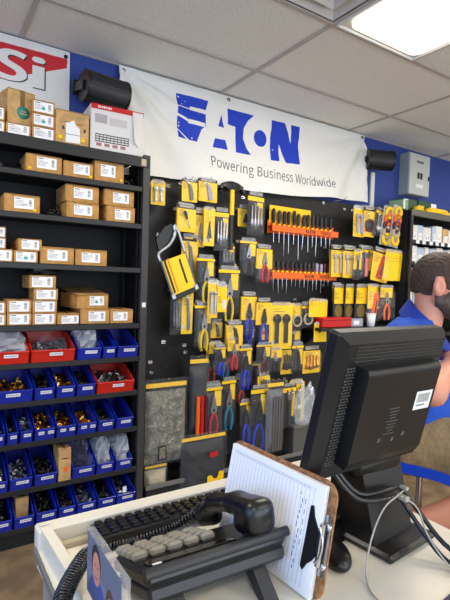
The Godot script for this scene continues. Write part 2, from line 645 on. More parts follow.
	# prints
	for v in 5:      # carton label: lines of small print and a bar code
		var im := blank(160, 96, Color(0.93, 0.92, 0.91))
		im.fill_rect(Rect2i(8, 8, 44, 7), Color(0.25, 0.25, 0.28))
		for k in 5: im.fill_rect(Rect2i(8, 26 + k * 11, rng.randi_range(40, 92), 4), Color(0.55, 0.54, 0.55))
		for k in 9: im.fill_rect(Rect2i(118, 14 + k * 7, 24, rng.randi_range(2, 5)), Color(0.22, 0.22, 0.25))
		if v == 1: fill_disc(im, Vector2(78, 60), 17, 15, Color(0.25, 0.62, 0.62))
		if v == 2: im.fill_rect(Rect2i(70, 8, 40, 3), Color(0.70, 0.25, 0.22))
		if v == 3: im.fill_rect(Rect2i(62, 50, 46, 20), Color(0.72, 0.72, 0.74))
		if v == 4:
			im.fill_rect(Rect2i(8, 8, 40, 5), Color(0.76, 0.3, 0.28))
			for k in 3: im.fill_rect(Rect2i(16, 44 + k * 14, 100, 3), Color(0.62, 0.6, 0.6))
		mat("carton_label_%d" % v, Color.WHITE, 0.7, 0, {"tex": tex(im)})
	var bl := blank(96, 24, Color(0.92, 0.92, 0.93))
	for k in 12: bl.fill_rect(Rect2i(8 + k * 7, 7 + (k % 3), 4, 9 - (k % 4)), Color(0.40, 0.42, 0.50))
	mat("bin_label", Color.WHITE, 0.6, 0, {"tex": tex(bl)})
	for v in 6:      # yellow packaging cards with a dark header, a picture and small print
		var im := blank(96, 160, Color(0.98, 0.79, 0.04))
		if v == 0 or v == 3:
			im.fill_rect(Rect2i(0, 0, 96, 22), Color(0.07, 0.07, 0.07))
			im.fill_rect(Rect2i(14, 7, 52, 7), Color(0.9, 0.74, 0.2))
		if v == 1: im.fill_rect(Rect2i(0, 104, 96, 56), Color(0.08, 0.08, 0.09))
		if v == 2:
			im.fill_rect(Rect2i(0, 0, 96, 16), Color(0.85, 0.84, 0.8))
			im.fill_rect(Rect2i(52, 90, 38, 52), Color(0.86, 0.84, 0.80))
		if v == 3: im.fill_rect(Rect2i(8, 120, 80, 14), Color(0.82, 0.35, 0.12))
		if v == 4:
			im.fill(Color(0.09, 0.09, 0.10))
			im.fill_rect(Rect2i(0, 14, 96, 16), Color(0.98, 0.79, 0.06))
			im.fill_rect(Rect2i(56, 34, 34, 84), Color(0.97, 0.79, 0.08))
		if v == 5:
			im.fill(Color(0.10, 0.10, 0.11))
			im.fill_rect(Rect2i(10, 12, 76, 76), Color(0.98, 0.78, 0.05))
			fill_disc(im, Vector2(48, 122), 32, 30, Color(0.45, 0.36, 0.12))
		for k in 6: im.fill_rect(Rect2i(8, 30 + k * 7 + (40 if v == 2 else 0), rng.randi_range(20, 46), 2), Color(0.3, 0.22, 0.05))
		mat("card_%d" % v, Color.WHITE, 0.5, 0, {"tex": tex(im)})
	var plain := blank(96, 160, Color(0.98, 0.80, 0.04))
	for k in 5: plain.fill_rect(Rect2i(14, 20 + k * 9, 30 + (k * 17) % 36, 2), Color(0.45, 0.33, 0.05))
	plain.fill_rect(Rect2i(10, 128, 30, 14), Color(0.85, 0.80, 0.62))
	mat("card_plain", Color.WHITE, 0.5, 0, {"tex": tex(plain)})

# ------------------------------------------------------------------ the room
func room() -> void:
	var s := st()
	span(s, Vector3(-2.3, 0, -2.82), Vector3(5.8, 2.75, WALL_Z))
	struct("wall_back", s, M.wall_blue)
	s = st()   # left wall with a window opening
	span(s, Vector3(-2.34, 0, WALL_Z), Vector3(-2.22, 0.9, 2.9))
	span(s, Vector3(-2.34, 2.2, WALL_Z), Vector3(-2.22, 2.75, 2.9))
	span(s, Vector3(-2.34, 0.9, WALL_Z), Vector3(-2.22, 2.2, -0.95))
	span(s, Vector3(-2.34, 0.9, 1.35), Vector3(-2.22, 2.2, 2.9))
	struct("wall_left", s, M.wall_cream)
	s = st()
	for z in [-0.92, 0.2, 1.32]: span(s, Vector3(-2.31, 0.9, z - 0.03), Vector3(-2.25, 2.2, z + 0.03), 0.004)
	for y in [0.93, 2.17]: span(s, Vector3(-2.31, y - 0.03, -0.95), Vector3(-2.25, y + 0.03, 1.35), 0.004)
	var wf := struct("window_1", s, M.white_plastic)
	s = st()
	span(s, Vector3(-2.284, 0.95, -0.9), Vector3(-2.276, 2.15, 1.3))
	obj("pane", s, M.clear, wf)
	s = st()
	span(s, Vector3(5.7, 0, WALL_Z), Vector3(5.82, 2.75, 2.9))
	struct("wall_right", s, M.wall_cream)
	s = st()   # unseen front wall; its wide window opening is added for the fill light
	span(s, Vector3(-2.34, 0, 2.8), Vector3(5.82, 0.4, 2.92))
	span(s, Vector3(-2.34, 2.1, 2.8), Vector3(5.82, 2.75, 2.92))
	span(s, Vector3(-2.34, 0.4, 2.8), Vector3(-0.75, 2.1, 2.92))
	span(s, Vector3(4.35, 0.4, 2.8), Vector3(5.82, 2.1, 2.92))
	struct("wall_front", s, M.wall_cream)
	s = st()
	for x in [-0.72, 0.96, 2.64, 4.32]: span(s, Vector3(x - 0.03, 0.4, 2.83), Vector3(x + 0.03, 2.1, 2.89), 0.004)
	for y in [0.43, 2.07]: span(s, Vector3(-0.75, y - 0.03, 2.83), Vector3(4.35, y + 0.03, 2.89), 0.004)
	wf = struct("added_window_2", s, M.white_plastic)  # made-up window frame, added to go with the front fill light
	for k in 3:
		s = st()
		span(s, Vector3(-0.69 + k * 1.68, 0.46, 2.856), Vector3(0.93 + k * 1.68, 2.04, 2.864))
		obj("pane", s, M.clear, wf)
	s = st()
	span(s, Vector3(-2.34, -0.1, -2.82), Vector3(5.82, 0, 2.92))
	struct("floor", s, M.floor)
	# suspended ceiling: slab, T bars, a panel in each opening
	s = st()
	span(s, Vector3(-2.34, 2.67, -2.82), Vector3(5.82, 2.75, 2.92))
	var ceil := struct("ceiling", s, M.ceiling_white)
	var xs := []
	for i in range(-3, 7): xs.append(clampf(0.427 + 1.22 * (i - 1), -2.22, 5.7))
	var zs := []
	for j in range(-1, 10): zs.append(clampf(-2.272 + 0.61 * j, -2.7, 2.8))
	for x in xs:
		s = st()
		box(s, Vector3(x, CEIL - 0.002, 0.05), Vector3(0.024, 0.006, 5.5), 0.001)
		box(s, Vector3(x, CEIL + 0.02, 0.05), Vector3(0.004, 0.036, 5.5))
		obj("grid_bar", s, M.ceiling_grid, ceil)
	for z in zs:
		s = st()
		box(s, Vector3(1.74, CEIL - 0.002, z), Vector3(7.92, 0.005, 0.024), 0.001)
		box(s, Vector3(1.74, CEIL + 0.02, z), Vector3(7.92, 0.036, 0.004))
		obj("grid_bar", s, M.ceiling_grid, ceil)
	var special := LAMPS + [Vector2(1.342, -1.357)]
	for i in xs.size() - 1:
		for j in zs.size() - 1:
			var cells := [[xs[i], xs[i + 1]]]
			for p in special:
				if p.x > xs[i] and p.x < xs[i + 1] and p.y > zs[j] and p.y < zs[j + 1]:
					var cut := []
					if p.x - 0.305 > xs[i] + 0.05: cut.append([xs[i], p.x - 0.305])
					if p.x + 0.305 < xs[i + 1] - 0.05: cut.append([p.x + 0.305, xs[i + 1]])
					cells = cut
					for c in cut:
						s = st()
						var xb: float = c[1] if absf(c[1] - xs[i + 1]) > 0.05 else c[0]
						box(s, Vector3(xb, CEIL - 0.002, (zs[j] + zs[j + 1]) / 2), Vector3(0.024, 0.005, 0.586), 0.001)
						obj("grid_bar", s, M.ceiling_grid, ceil)
			for c in cells:
				if c[1] - c[0] < 0.05 or zs[j + 1] - zs[j] < 0.05: continue
				s = st()
				var t := rng.randf_range(-0.002, 0.002)
				span(s, Vector3(c[0] + 0.006, CEIL + 0.002, zs[j] + 0.006), Vector3(c[1] - 0.006, CEIL + 0.016 + t, zs[j + 1] - 0.006), 0.002)
				obj("ceiling_tile", s, M.ceiling_tile, ceil)
	mat("lamp_glow", Color(1, 1, 1), 0.5, 0, {"glow": 2.2, "glow_color": Color(1.0, 0.985, 0.95)})
	var names := ["bright square ceiling light panel with rounded corners, above the packaged tools", "square ceiling light panel above the left shelving", "square ceiling light panel above the far right shelving",
		"square ceiling light panel over the customer side, middle", "square ceiling light panel over the customer side, window end", "square ceiling light panel over the customer side, far end"]
	for i in LAMPS.size():
		var t := thing("ceiling_light", names[i], "light", Vector3(LAMPS[i].x, CEIL - 0.012, LAMPS[i].y), 0, "ceiling light panels")
		s = st()
		for q in [[0, 0.2915, 0.583, 0.012], [0, -0.2915, 0.583, 0.012], [0.2915, 0, 0.012, 0.571], [-0.2915, 0, 0.012, 0.571]]:
			box(s, Vector3(q[0], 0.006, q[1]), Vector3(q[2], 0.014, q[3]), 0.002)
		box(s, Vector3(0, 0.016, 0), Vector3(0.575, 0.004, 0.575))
		obj("frame", s, M.white_plastic, t)
		s = st()
		prism(s, rrect(0.51, 0.51, 0.05), -0.004, 0.012, Transform3D(Basis(Vector3.RIGHT, -PI / 2), Vector3.ZERO), true)
		obj("diffuser", s, M.lamp_glow, t)
	var v := thing("air_diffuser", "square white ceiling air vent of nested frames beside the light panel", "air vent", Vector3(1.342, CEIL, -1.357))
	s = st()
	box(s, Vector3(0, 0.05, 0), Vector3(0.57, 0.01, 0.57))
	obj("duct_plate", s, M.grey_steel, v)
	for k in 4:
		s = st()
		var r := 0.28 - k * 0.065
		var q0 := [Vector3(-r, -0.004, -r), Vector3(r, -0.004, -r), Vector3(r, -0.004, r), Vector3(-r, -0.004, r)]
		for e in 4:
			var a: Vector3 = q0[e]
			var b: Vector3 = q0[(e + 1) % 4]
			var up := Vector3(0, 0.03, 0)
			var ia := a * Vector3(0.8 if r > 0.2 else 0.72, 1, 0.8 if r > 0.2 else 0.72) + up
			var ib := b * Vector3(0.8 if r > 0.2 else 0.72, 1, 0.8 if r > 0.2 else 0.72) + up
			face(s, [a, b, ib, ia], Vector3.DOWN)
			face(s, [a + Vector3(0, 0.003, 0), b + Vector3(0, 0.003, 0), ib + Vector3(0, 0.003, 0), ia + Vector3(0, 0.003, 0)], Vector3.UP)
			face(s, [a, b, b + Vector3(0, 0.003, 0), a + Vector3(0, 0.003, 0)], (a + b) * 0.5)
		obj("vane", s, M.ceiling_white, v)

# ------------------------------------------------------------------ shelving on the left
var DECKS := [1.985, 1.827, 1.627, 1.39, 1.09, 0.91, 0.725, 0.525, 0.30, 0.11]

func left_shelving() -> void:
	var t := thing("shelving_unit", "tall black steel shelving unit of ten decks holding cartons and small bins", "shelving", Vector3(-0.2, 0, WALL_Z))
	var x1 := 1.235
	var s := st()
	span(s, Vector3(0, 0.08, 0.004), Vector3(x1, 2.0, 0.014))
	obj("back_panel", s, M.shelf_back, t)
	for i in DECKS.size():
		var y: float = DECKS[i]
		var lip := 0.055 if i == 0 else 0.028
		s = st()
		span(s, Vector3(0.02, y - 0.012, 0.014), Vector3(x1 - 0.045, y, 0.32), 0.002)
		span(s, Vector3(0.0, y - lip, 0.308), Vector3(x1 - 0.043 if i else x1 - 0.005, y + 0.001, 0.322), 0.003)
		obj("deck", s, M.black_steel, t)
	var p := plate("price_tag", t, 0.028, 0.036, Vector3(1.195, 1.957, 0.3228), M.beige)
	s = st()
	for x in [0.0, x1 - 0.04]:
		span(s, Vector3(x, 0, 0.285), Vector3(x + 0.04, 2.0, 0.32), 0.003)
		obj("post", s, M.post_steel, t)
		s = st()
	for x in [0.0, x1 - 0.04]:
		span(s, Vector3(x, 0, 0.015), Vector3(x + 0.035, 1.98, 0.05), 0.003)
		obj("post", s, M.black_steel, t)
		s = st()
	s = st()
	span(s, Vector3(x1 - 0.03, 0.05, 0.014), Vector3(x1 - 0.026, 1.98, 0.29))
	obj("end_panel", s, M.shelf_back, t)
	for q in [0.04, 0.262]:        # slotted standards on the right end frame
		s = st()
		for k in 74: box(s, Vector3(x1 - 0.048, 0.14 + k * 0.025, q), Vector3(0.004, 0.004, 0.016))
		for z in [q - 0.01, q + 0.01]: span(s, Vector3(x1 - 0.05, 0.1, z - 0.0025), Vector3(x1 - 0.044, 1.97, z + 0.0025))
		obj("slotted_standard", s, M.dark_metal, t)
	s = st()
	span(s, Vector3(0.02, 0.0, 0.27), Vector3(x1 - 0.04, 0.08, 0.285))
	obj("kick_plate", s, M.shelf_back, t)
	plate("shelf_tag", t, 0.022, 0.026, Vector3(1.214, 1.19, 0.3212), M.white)

func carton(label: String, x: float, y: float, w: float, h: float, d: float, kind: String, lv: int, lw: float, lh: float, lx: float, ly: float, dot: float, z := -2.40, turn := 0.0) -> Node3D:
	var t := thing("cardboard_box", label, "box", Vector3(x, y + 0.0005, z), turn, "cartons on the left shelving")
	var s := st()
	box(s, Vector3(0, h / 2, -d / 2), Vector3(w, h, d), 0.0025)
	obj("carton", s, M[kind], t)
	s = st()   # the lid's edge and its taped seam
	box(s, Vector3(0, h - 0.004, 0.0004), Vector3(w * 0.98, 0.0025, 0.0012))
	obj("lid_edge", s, M.cardboard_dark, t)
	s = st()
	box(s, Vector3(0, h + 0.0002, -d / 2), Vector3(w * 0.16, 0.0006, d * 0.98))
	obj("tape", s, M.tape, t)
	if lv >= 0: plate("printed_label", t, w * lw, h * lh, Vector3(w * lx, h * (0.5 + ly), 0.0012), M["carton_label_%d" % lv])
	if dot != 0.0:
		s = st()
		lathe(s, [Vector2(0.009, 0), Vector2(0.009, 0.0008), Vector2(0, 0.0008)], 14, Transform3D(Basis(Vector3.RIGHT, PI / 2), Vector3(w * dot, h * 0.18, 0.0008)))
		obj("round_sticker", s, M.yellow, t)
	return t

func cartons() -> void:
	for r in [
		["white labelled carton at the frame edge on top shelf, lower of two", 0.2759, 1.985, 0.0784, 0.0541, 0.14, "cardboard", 4, 0.84, 0.8, 0, -0.02, 0, -2.4, 0.0],
		["white labelled carton at the frame edge on top shelf, upper of two", 0.2752, 2.0397, 0.0783, 0.063, 0.14, "cardboard", 4, 0.84, 0.8, 0, -0.02, 0, -2.4, 0.0],
		["white labelled carton beneath the carton with a teal sticker", 0.3736, 1.985, 0.1083, 0.0554, 0.14, "cardboard", 4, 0.84, 0.8, 0, -0.02, 0, -2.4, 0.0],
		["white labelled carton, bottom of the stack of three on top of the shelving", 0.4852, 1.985, 0.1052, 0.0617, 0.14, "cardboard", 4, 0.84, 0.8, 0, -0.02, 0, -2.4, 0.0],
		["white labelled carton, middle of the stack of three on top of the shelving", 0.4842, 2.0473, 0.105, 0.0616, 0.14, "cardboard", 1, 0.84, 0.8, 0, -0.02, 0, -2.4, 0.0],
		["white labelled carton, top of the stack of three on top of the shelving", 0.4832, 2.1095, 0.1049, 0.0614, 0.14, "cardboard", 1, 0.84, 0.8, 0, -0.02, 0, -2.4, 0.0],
		["cardboard box with a yellow dot at its lower left, on the second deck", 0.4907, 1.827, 0.1654, 0.086, 0.2, "cardboard", 0, 0.55, 0.62, 0.07, 0.06, -0.4, -2.4, 0.0],
		["cardboard box with a yellow dot at lower right, middle of second deck", 0.6555, 1.827, 0.1489, 0.0795, 0.2, "cardboard", 2, 0.54, 0.62, 0.1, 0.06, 0.4, -2.4, 0.0],
		["cardboard box with a yellow dot at lower right, rightmost on second deck", 0.8143, 1.827, 0.1573, 0.1082, 0.2, "cardboard", 0, 0.5, 0.56, -0.05, 0.04, 0.4, -2.4, 0.0],
		["lone cardboard box with a yellow dot at the left of the third deck", 0.3944, 1.627, 0.1584, 0.0846, 0.2, "cardboard", 3, 0.55, 0.62, 0.05, 0.03, 0.36, -2.4, 0.0],
		["cardboard box, lower of the left pair on the third deck", 0.6809, 1.627, 0.1637, 0.0805, 0.2, "cardboard", 0, 0.56, 0.62, 0, 0.02, 0, -2.4, 0.0],
		["cardboard box, upper of the left pair on the third deck", 0.677, 1.7081, 0.1683, 0.0852, 0.2, "cardboard", 0, 0.56, 0.62, 0.02, 0.02, 0, -2.4, 0.0],
		["cardboard box, lower of the right pair on the third deck", 0.8812, 1.627, 0.157, 0.0842, 0.2, "cardboard", 0, 0.54, 0.62, 0.06, -0.02, 0, -2.4, 0.0],
		["cardboard box, upper of the right pair on the third deck", 0.8712, 1.7118, 0.1616, 0.0838, 0.2, "cardboard", 0, 0.54, 0.62, 0.05, 0, 0, -2.4, 0.0],
		["small white labelled carton at the frame edge on the fourth deck", 0.3079, 1.39, 0.0974, 0.0603, 0.2, "cardboard", 0, 0.86, 0.8, 0, 0, 0, -2.4, 0.0],
		["small carton at the frame edge, middle of its stack on the fourth deck", 0.2839, 1.4509, 0.0836, 0.0506, 0.2, "cardboard", 3, 0.86, 0.8, 0, 0, 0, -2.4, 0.0],
		["small carton at the frame edge, top of its stack on the fourth deck", 0.2833, 1.5022, 0.0835, 0.0505, 0.2, "cardboard", 3, 0.86, 0.8, 0, 0, 0, -2.4, 0.0],
		["white labelled carton with a teal mark on the fourth deck", 0.4141, 1.39, 0.1079, 0.0572, 0.2, "cardboard", 1, 0.82, 0.8, 0, 0, 0, -2.4, 0.0],
		["cardboard box on top of the teal marked carton on the fourth deck", 0.4327, 1.4478, 0.1057, 0.0573, 0.26, "cardboard", 0, 0.74, 0.78, 0, 0.02, 0, -2.4, 0.0],
		["wide cardboard box in the middle of the fourth deck", 0.5597, 1.39, 0.1601, 0.0838, 0.2, "cardboard", 0, 0.6, 0.62, 0, 0.02, 0, -2.4, 0.0],
		["wide cardboard box with dark tape at the right of the fourth deck", 0.7287, 1.39, 0.1627, 0.082, 0.2, "cardboard", 2, 0.58, 0.6, -0.02, 0, 0, -2.4, 0.0],
		["white labelled carton at the frame edge on fifth deck, lower of two", 0.288, 1.09, 0.0842, 0.056, 0.14, "cardboard", 0, 0.8, 0.8, 0, 0, 0, -2.4, 0.0],
		["white labelled carton at the frame edge on fifth deck, upper of two", 0.2874, 1.1466, 0.0841, 0.0559, 0.14, "cardboard", 0, 0.8, 0.8, 0, 0, 0, -2.4, 0.0],
		["white labelled carton, lower of the pair left of the tall fifth deck stack", 0.3889, 1.09, 0.1089, 0.0598, 0.14, "cardboard", 0, 0.8, 0.8, 0, 0, 0, -2.4, 0.0],
		["white labelled carton, upper of the pair left of the tall fifth deck stack", 0.3881, 1.1504, 0.1088, 0.0621, 0.14, "cardboard", 0, 0.8, 0.8, 0, 0, 0, -2.4, 0.0],
		["white labelled carton, bottom of the tall stack on the fifth deck", 0.5038, 1.09, 0.1118, 0.059, 0.14, "cardboard", 0, 0.8, 0.8, 0, 0, 0, -2.4, 0.0],
		["white labelled carton, second from bottom of the tall stack on the fifth deck", 0.5041, 1.1496, 0.1141, 0.0614, 0.14, "cardboard", 0, 0.8, 0.8, 0, 0, 0, -2.4, 0.0],
		["white labelled carton, third from bottom of the tall stack on the fifth deck", 0.5088, 1.2116, 0.1123, 0.0564, 0.14, "cardboard", 0, 0.8, 0.8, 0, 0, 0, -2.4, 0.0],
		["white labelled carton, topmost of the tall stack on the fifth deck", 0.4928, 1.2686, 0.123, 0.0634, 0.2, "cardboard", 0, 0.78, 0.8, -0.02, 0, 0, -2.4, 0.0],
		["small carton with a low white label right of the tall fifth deck stack", 0.6178, 1.09, 0.1056, 0.0556, 0.2, "cardboard", 0, 0.8, 0.72, 0.08, -0.06, 0, -2.4, 0.0],
		["cardboard box under the open carton on the fifth deck", 0.7541, 1.09, 0.1522, 0.0781, 0.2, "cardboard", 0, 0.58, 0.64, 0.06, 0, 0, -2.4, 0.0],
		["cardboard box at the right end of the fifth deck", 0.8979, 1.09, 0.1269, 0.0753, 0.2, "cardboard", 0, 0.62, 0.62, -0.06, 0, 0, -2.4, 0.0],
	]: carton(r[0], r[1], r[2], r[3], r[4], r[5], r[6], r[7], r[8], r[9], r[10], r[11], r[12], r[13])
	# the upright brown carton with a round sticker, set askew on a white box
	var t := carton("upright brown carton with a round teal sticker, standing askew on top of the shelving", 0.39, 2.041, 0.128, 0.165, 0.16, "cardboard_pale", -1, 0, 0, 0, 0, 0, -2.43, 0.22)
	var s := st()
	lathe(s, [Vector2(0.03, 0), Vector2(0.03, 0.0008), Vector2(0, 0.0008)], 24, Transform3D(Basis(Vector3.RIGHT, PI / 2), Vector3(0.008, 0.062, 0.0008)))
	obj("round_sticker", s, mat("sticker_teal", Color(0.20, 0.52, 0.48), 0.6), t)
	for k in 2:
		s = st()
		box(s, Vector3(0.008, 0.056 + k * 0.012, 0.0018), Vector3(0.036 - k * 0.01, 0.004, 0.0006))
		obj("sticker_print", s, M.cardboard_pale, t)
	s = st()
	box(s, Vector3(0.004, 0.128, 0.0004), Vector3(0.022, 0.075, 0.0008))
	obj("tape", s, M.cardboard_dark, t)
	# kraft carton with a torn white label, arrows and yellow dots
	t = carton("kraft carton with a torn white label and two yellow dots on top of the shelving", 0.6215, 1.986, 0.1632, 0.165, 0.2, "cardboard_pale", -1, 0, 0, 0, 0, 0, -2.40)
	s = st()
	prism(s, PackedVector2Array([Vector2(-0.032, 0.01), Vector2(0.038, 0.012), Vector2(0.036, 0.085), Vector2(0.016, 0.098), Vector2(0.006, 0.122), Vector2(-0.012, 0.11), Vector2(-0.032, 0.104)]), 0.0, 0.001)
	obj("torn_label", s, M.paper, t)
	s = st()
	for q in [[0.0, 0.05, 0.07], [-0.03, 0.108, 0.03], [0.034, 0.106, 0.03]]: box(s, Vector3(q[0], q[1], 0.0012), Vector3(q[2], 0.0025, 0.0006))
	for q in [-0.045, 0.06]: prism(s, PackedVector2Array([Vector2(q - 0.007, 0.07), Vector2(q + 0.007, 0.07), Vector2(q + 0.004, 0.088), Vector2(q - 0.004, 0.088)]), 0.0, 0.0012)
	obj("printed_marks", s, M.tape, t)
	for q in [Vector3(-0.058, 0.03, 0.0008), Vector3(0.052, 0.03, 0.0014)]:
		s = st()
		lathe(s, [Vector2(0.013, 0), Vector2(0.013, 0.0008), Vector2(0, 0.0008)], 14, Transform3D(Basis(Vector3.RIGHT, PI / 2), q))
		obj("round_sticker", s, M.yellow, t)
	# large white carton with a red top stripe
	t = thing("white_carton", "large white carton with red top stripe and wire rack picture, right end of shelving top", "box", Vector3(0.849, 1.986, -2.385), -0.06)
	var w := 0.2795
	s = st()
	box(s, Vector3(0, 0.115, -0.13), Vector3(w, 0.23, 0.26), 0.003)
	obj("carton", s, M.carton_white, t)
	plate("red_stripe", t, w * 0.995, 0.026, Vector3(0, 0.216, 0.001), M.red)
	var im := blank(256, 160, Color(0.84, 0.82, 0.80))
	im.fill_rect(Rect2i(14, 16, 60, 38), Color(0.66, 0.62, 0.62))
	im.fill_rect(Rect2i(84, 24, 90, 34), Color(0.76, 0.73, 0.72))
	for k in 4: im.fill_rect(Rect2i(16, 100 + k * 10, 170, 4), Color(0.12, 0.12, 0.13))
	for k in 4: im.fill_rect(Rect2i(22 + k * 40, 138, 26, 14), Color(0.62, 0.40, 0.42))
	for k in 10: im.fill_rect(Rect2i(18 + k * 18, 100, 3, 34), Color(0.2, 0.2, 0.2))
	plate("printed_front", t, w * 0.96, 0.19, Vector3(0, 0.104, 0.001), mat("carton_print", Color.WHITE, 0.5, 0, {"tex": tex(im)}))
	s = st()
	for k in 8: box(s, Vector3(-w * 0.36 + k * 0.009, 0.216, 0.0018), Vector3(0.006, 0.009 if k % 3 else 0.012, 0.0006))
	obj("stripe_lettering", s, M.paper, t)
	s = st()
	var flap := func(u: float, v: float) -> Vector3:
		return Vector3(w * (0.27 + 0.21 * u + 0.04 * v), 0.222 - v * (0.16 + 0.05 * u), 0.006 + 0.012 * sin(u * 3.0 + v * 2.0) * v)
	slab_sheet(s, 6, 8, flap, Vector3(0, 0, -0.002))
	obj("torn_flap", s, M.carton_white, t)
	# the open carton on the fifth deck, its lid raised
	t = carton("open brown carton with its lid propped up, on the wide carton row above the bins", 0.744, 1.1687, 0.1701, 0.078, 0.24, "cardboard", 1, 0.46, 0.62, 0.12, 0.02, 0.0, -2.41, 0.10)
	s = st()
	var lid := Transform3D(Basis(Vector3.RIGHT, 0.14) * Basis(Vector3.BACK, 0.05), Vector3(-0.004, 0.088, -0.12))
	box(s, Vector3.ZERO, Vector3(0.1701 * 1.02, 0.003, 0.25), 0.001, lid)
	obj("lid", s, M.cardboard_dark, t)
	# loose black fittings on the decks
	for r in [[0.345, 1.828, 0.15, "heap of loose dark metal fittings at the left of the second deck"], [0.5528, 1.628, 0.075, "dark printed bag of fittings between two cartons on the third deck"], [0.959, 1.828, 0.05, "small dark metal fittings standing at the right end of the second deck"]]:
		var hp := fittings(r[3], Vector3(r[0], r[1], -2.46), r[2], 0.1, 0.06, "iron", 14)
	var bag := obj("plastic_bag", crumple(0.16, 0.05, 0.14, 0.35, 5), mat("bag_black", Color(0.10, 0.10, 0.11), 0.25))
	bag.position = Vector3(0.5079, 1.333, -2.46)
	tag(bag, "crumpled black plastic bag on top of the tallest carton stack", "bag")

func crumple(w: float, h: float, d: float, amp: float, sd: int) -> SurfaceTool:   # a crushed bag sitting on y = 0
	var s := st()
	s.set_smooth_group(-1)
	var f := func(u: float, v: float) -> Vector3:
		var a := u * TAU
		var b := v * PI
		var n := Vector3(sin(b) * cos(a), cos(b), sin(b) * sin(a))
		var k := 1.0 + amp * nz.get_noise_3dv(n * 34.0 + Vector3.ONE * sd * 37.0) * 1.8
		var p := n * k
		p = Vector3(signf(p.x) * pow(absf(p.x), 0.75), p.y, signf(p.z) * pow(absf(p.z), 0.75))
		return Vector3(p.x * w / 2, maxf((p.y + 0.9) * h / 1.9, 0.0), p.z * d / 2)
	sheet(s, 20, 12, f, Vector3.UP, -1)
	return s

var fit_mesh := {}
func fitting_mesh(kind: String) -> ArrayMesh:
	if fit_mesh.has(kind): return fit_mesh[kind]
	var s := st()
	match kind:
		"brass", "steel":
			lathe(s, [Vector2(0.006, -0.012), Vector2(0.009, -0.012), Vector2(0.009, -0.003), Vector2(0.013, -0.003), Vector2(0.013, 0.005), Vector2(0.008, 0.005), Vector2(0.008, 0.014), Vector2(0.005, 0.014), Vector2(0.005, -0.012)], 6, Transform3D.IDENTITY, false)
		_:
			tube(s, [Vector3(-0.014, 0, 0), Vector3(0, 0, 0), Vector3(0.008, 0.006, 0), Vector3(0.011, 0.018, 0)], 0.008, 6)
			lathe(s, [Vector2(0.012, -0.003), Vector2(0.012, 0.004), Vector2(0.0, 0.004)], 6, Transform3D(Basis(Vector3.BACK, PI / 2), Vector3(-0.012, 0, 0)), false)
	s.generate_normals()
	fit_mesh[kind] = s.commit()
	return fit_mesh[kind]

func fittings(label: String, at: Vector3, w: float, d: float, h: float, kind: String, n: int, mixed := false) -> MultiMeshInstance3D:
	var mm := MultiMesh.new()
	mm.transform_format = MultiMesh.TRANSFORM_3D
	mm.mesh = fitting_mesh(kind)
	mm.instance_count = n
	for i in n:
		var q := Vector3(rng.randf_range(-0.44, 0.44) * w, 0, -rng.randf_range(0.06, 0.94) * d)
		q.y = 0.012 + rng.randf() * maxf(0.004, h * (0.55 + 0.45 * (-q.z / d)) - 0.014)
		var b := Basis.from_euler(Vector3(rng.randf() * TAU, rng.randf() * TAU, rng.randf() * TAU)).scaled(Vector3.ONE * rng.randf_range(0.75, 1.05))
		mm.set_instance_transform(i, Transform3D(b, q))
	var o := MultiMeshInstance3D.new()
	o.multimesh = mm
	o.material_override = M[kind]
	o.name = numbered("pipe_fittings")
	add_child(o)
	o.position = at
	tag(o, label, "fittings", "", "stuff")
	return o

func bin(called: String, label: String, x: float, y: float, w: float, colour: String, labels: int, h := 0.125, d := 0.27) -> Node3D:
	var t := thing(called, label, "bin", Vector3(x, y + 0.0008, -2.372), 0, "stackable bins on the left shelving")
	var wall := 0.0035
	var hw := w / 2 - 0.0015
	var side := PackedVector2Array([Vector2(0.006, 0), Vector2(d - 0.01, 0), Vector2(d, h), Vector2(d * 0.52, h), Vector2(0.012, 0.066), Vector2(-0.012, 0.058)])   # x = distance back from the front
	var s := st()
	var turn := Basis(Vector3.UP, PI / 2)      # local x of the outline points to -z
	for sg in [-1.0, 1.0]:
		var xf := Transform3D(turn, Vector3(sg * (hw - wall / 2), 0, 0))
		prism(s, side, -wall / 2, wall / 2, xf)
		tube(s, [xf * Vector3(0.0, 0.064, 0), xf * Vector3(d * 0.51, h, 0), xf * Vector3(d, h, 0)], 0.0035, 6)    # rolled rim
	span(s, Vector3(-hw, 0, -d + 0.01), Vector3(hw, wall, -0.006))
	span(s, Vector3(-hw, 0, -d), Vector3(hw, h, -d + wall))
	face(s, [Vector3(-hw, 0, -0.006), Vector3(hw, 0, -0.006), Vector3(hw, 0.058, 0.012), Vector3(-hw, 0.058, 0.012)], Vector3.BACK)
	face(s, [Vector3(-hw, 0, -0.01), Vector3(hw, 0, -0.01), Vector3(hw, 0.058, 0.008), Vector3(-hw, 0.058, 0.008)], Vector3.FORWARD)
	obj("bin_body", s, M[colour], t)
	s = st()
	box(s, Vector3(0, 0.058, 0.011), Vector3(hw * 2, 0.007, 0.009), 0.002)
	obj("front_rim", s, M[colour], t)
	for k in labels:
		var lw := minf(0.062, w * (0.55 if labels == 1 else 0.28))
		var xx := 0.0 if labels == 1 else (k - 0.5) * w * 0.46
		s = st()
		box(s, Vector3.ZERO, Vector3(lw, 0.017, 0.0008), 0.0)
		var o := obj("label_card", s, M.bin_label, t)
		o.position = Vector3(xx + w * 0.06, 0.039, 0.0085)
		o.rotation.x = 0.29
	return t

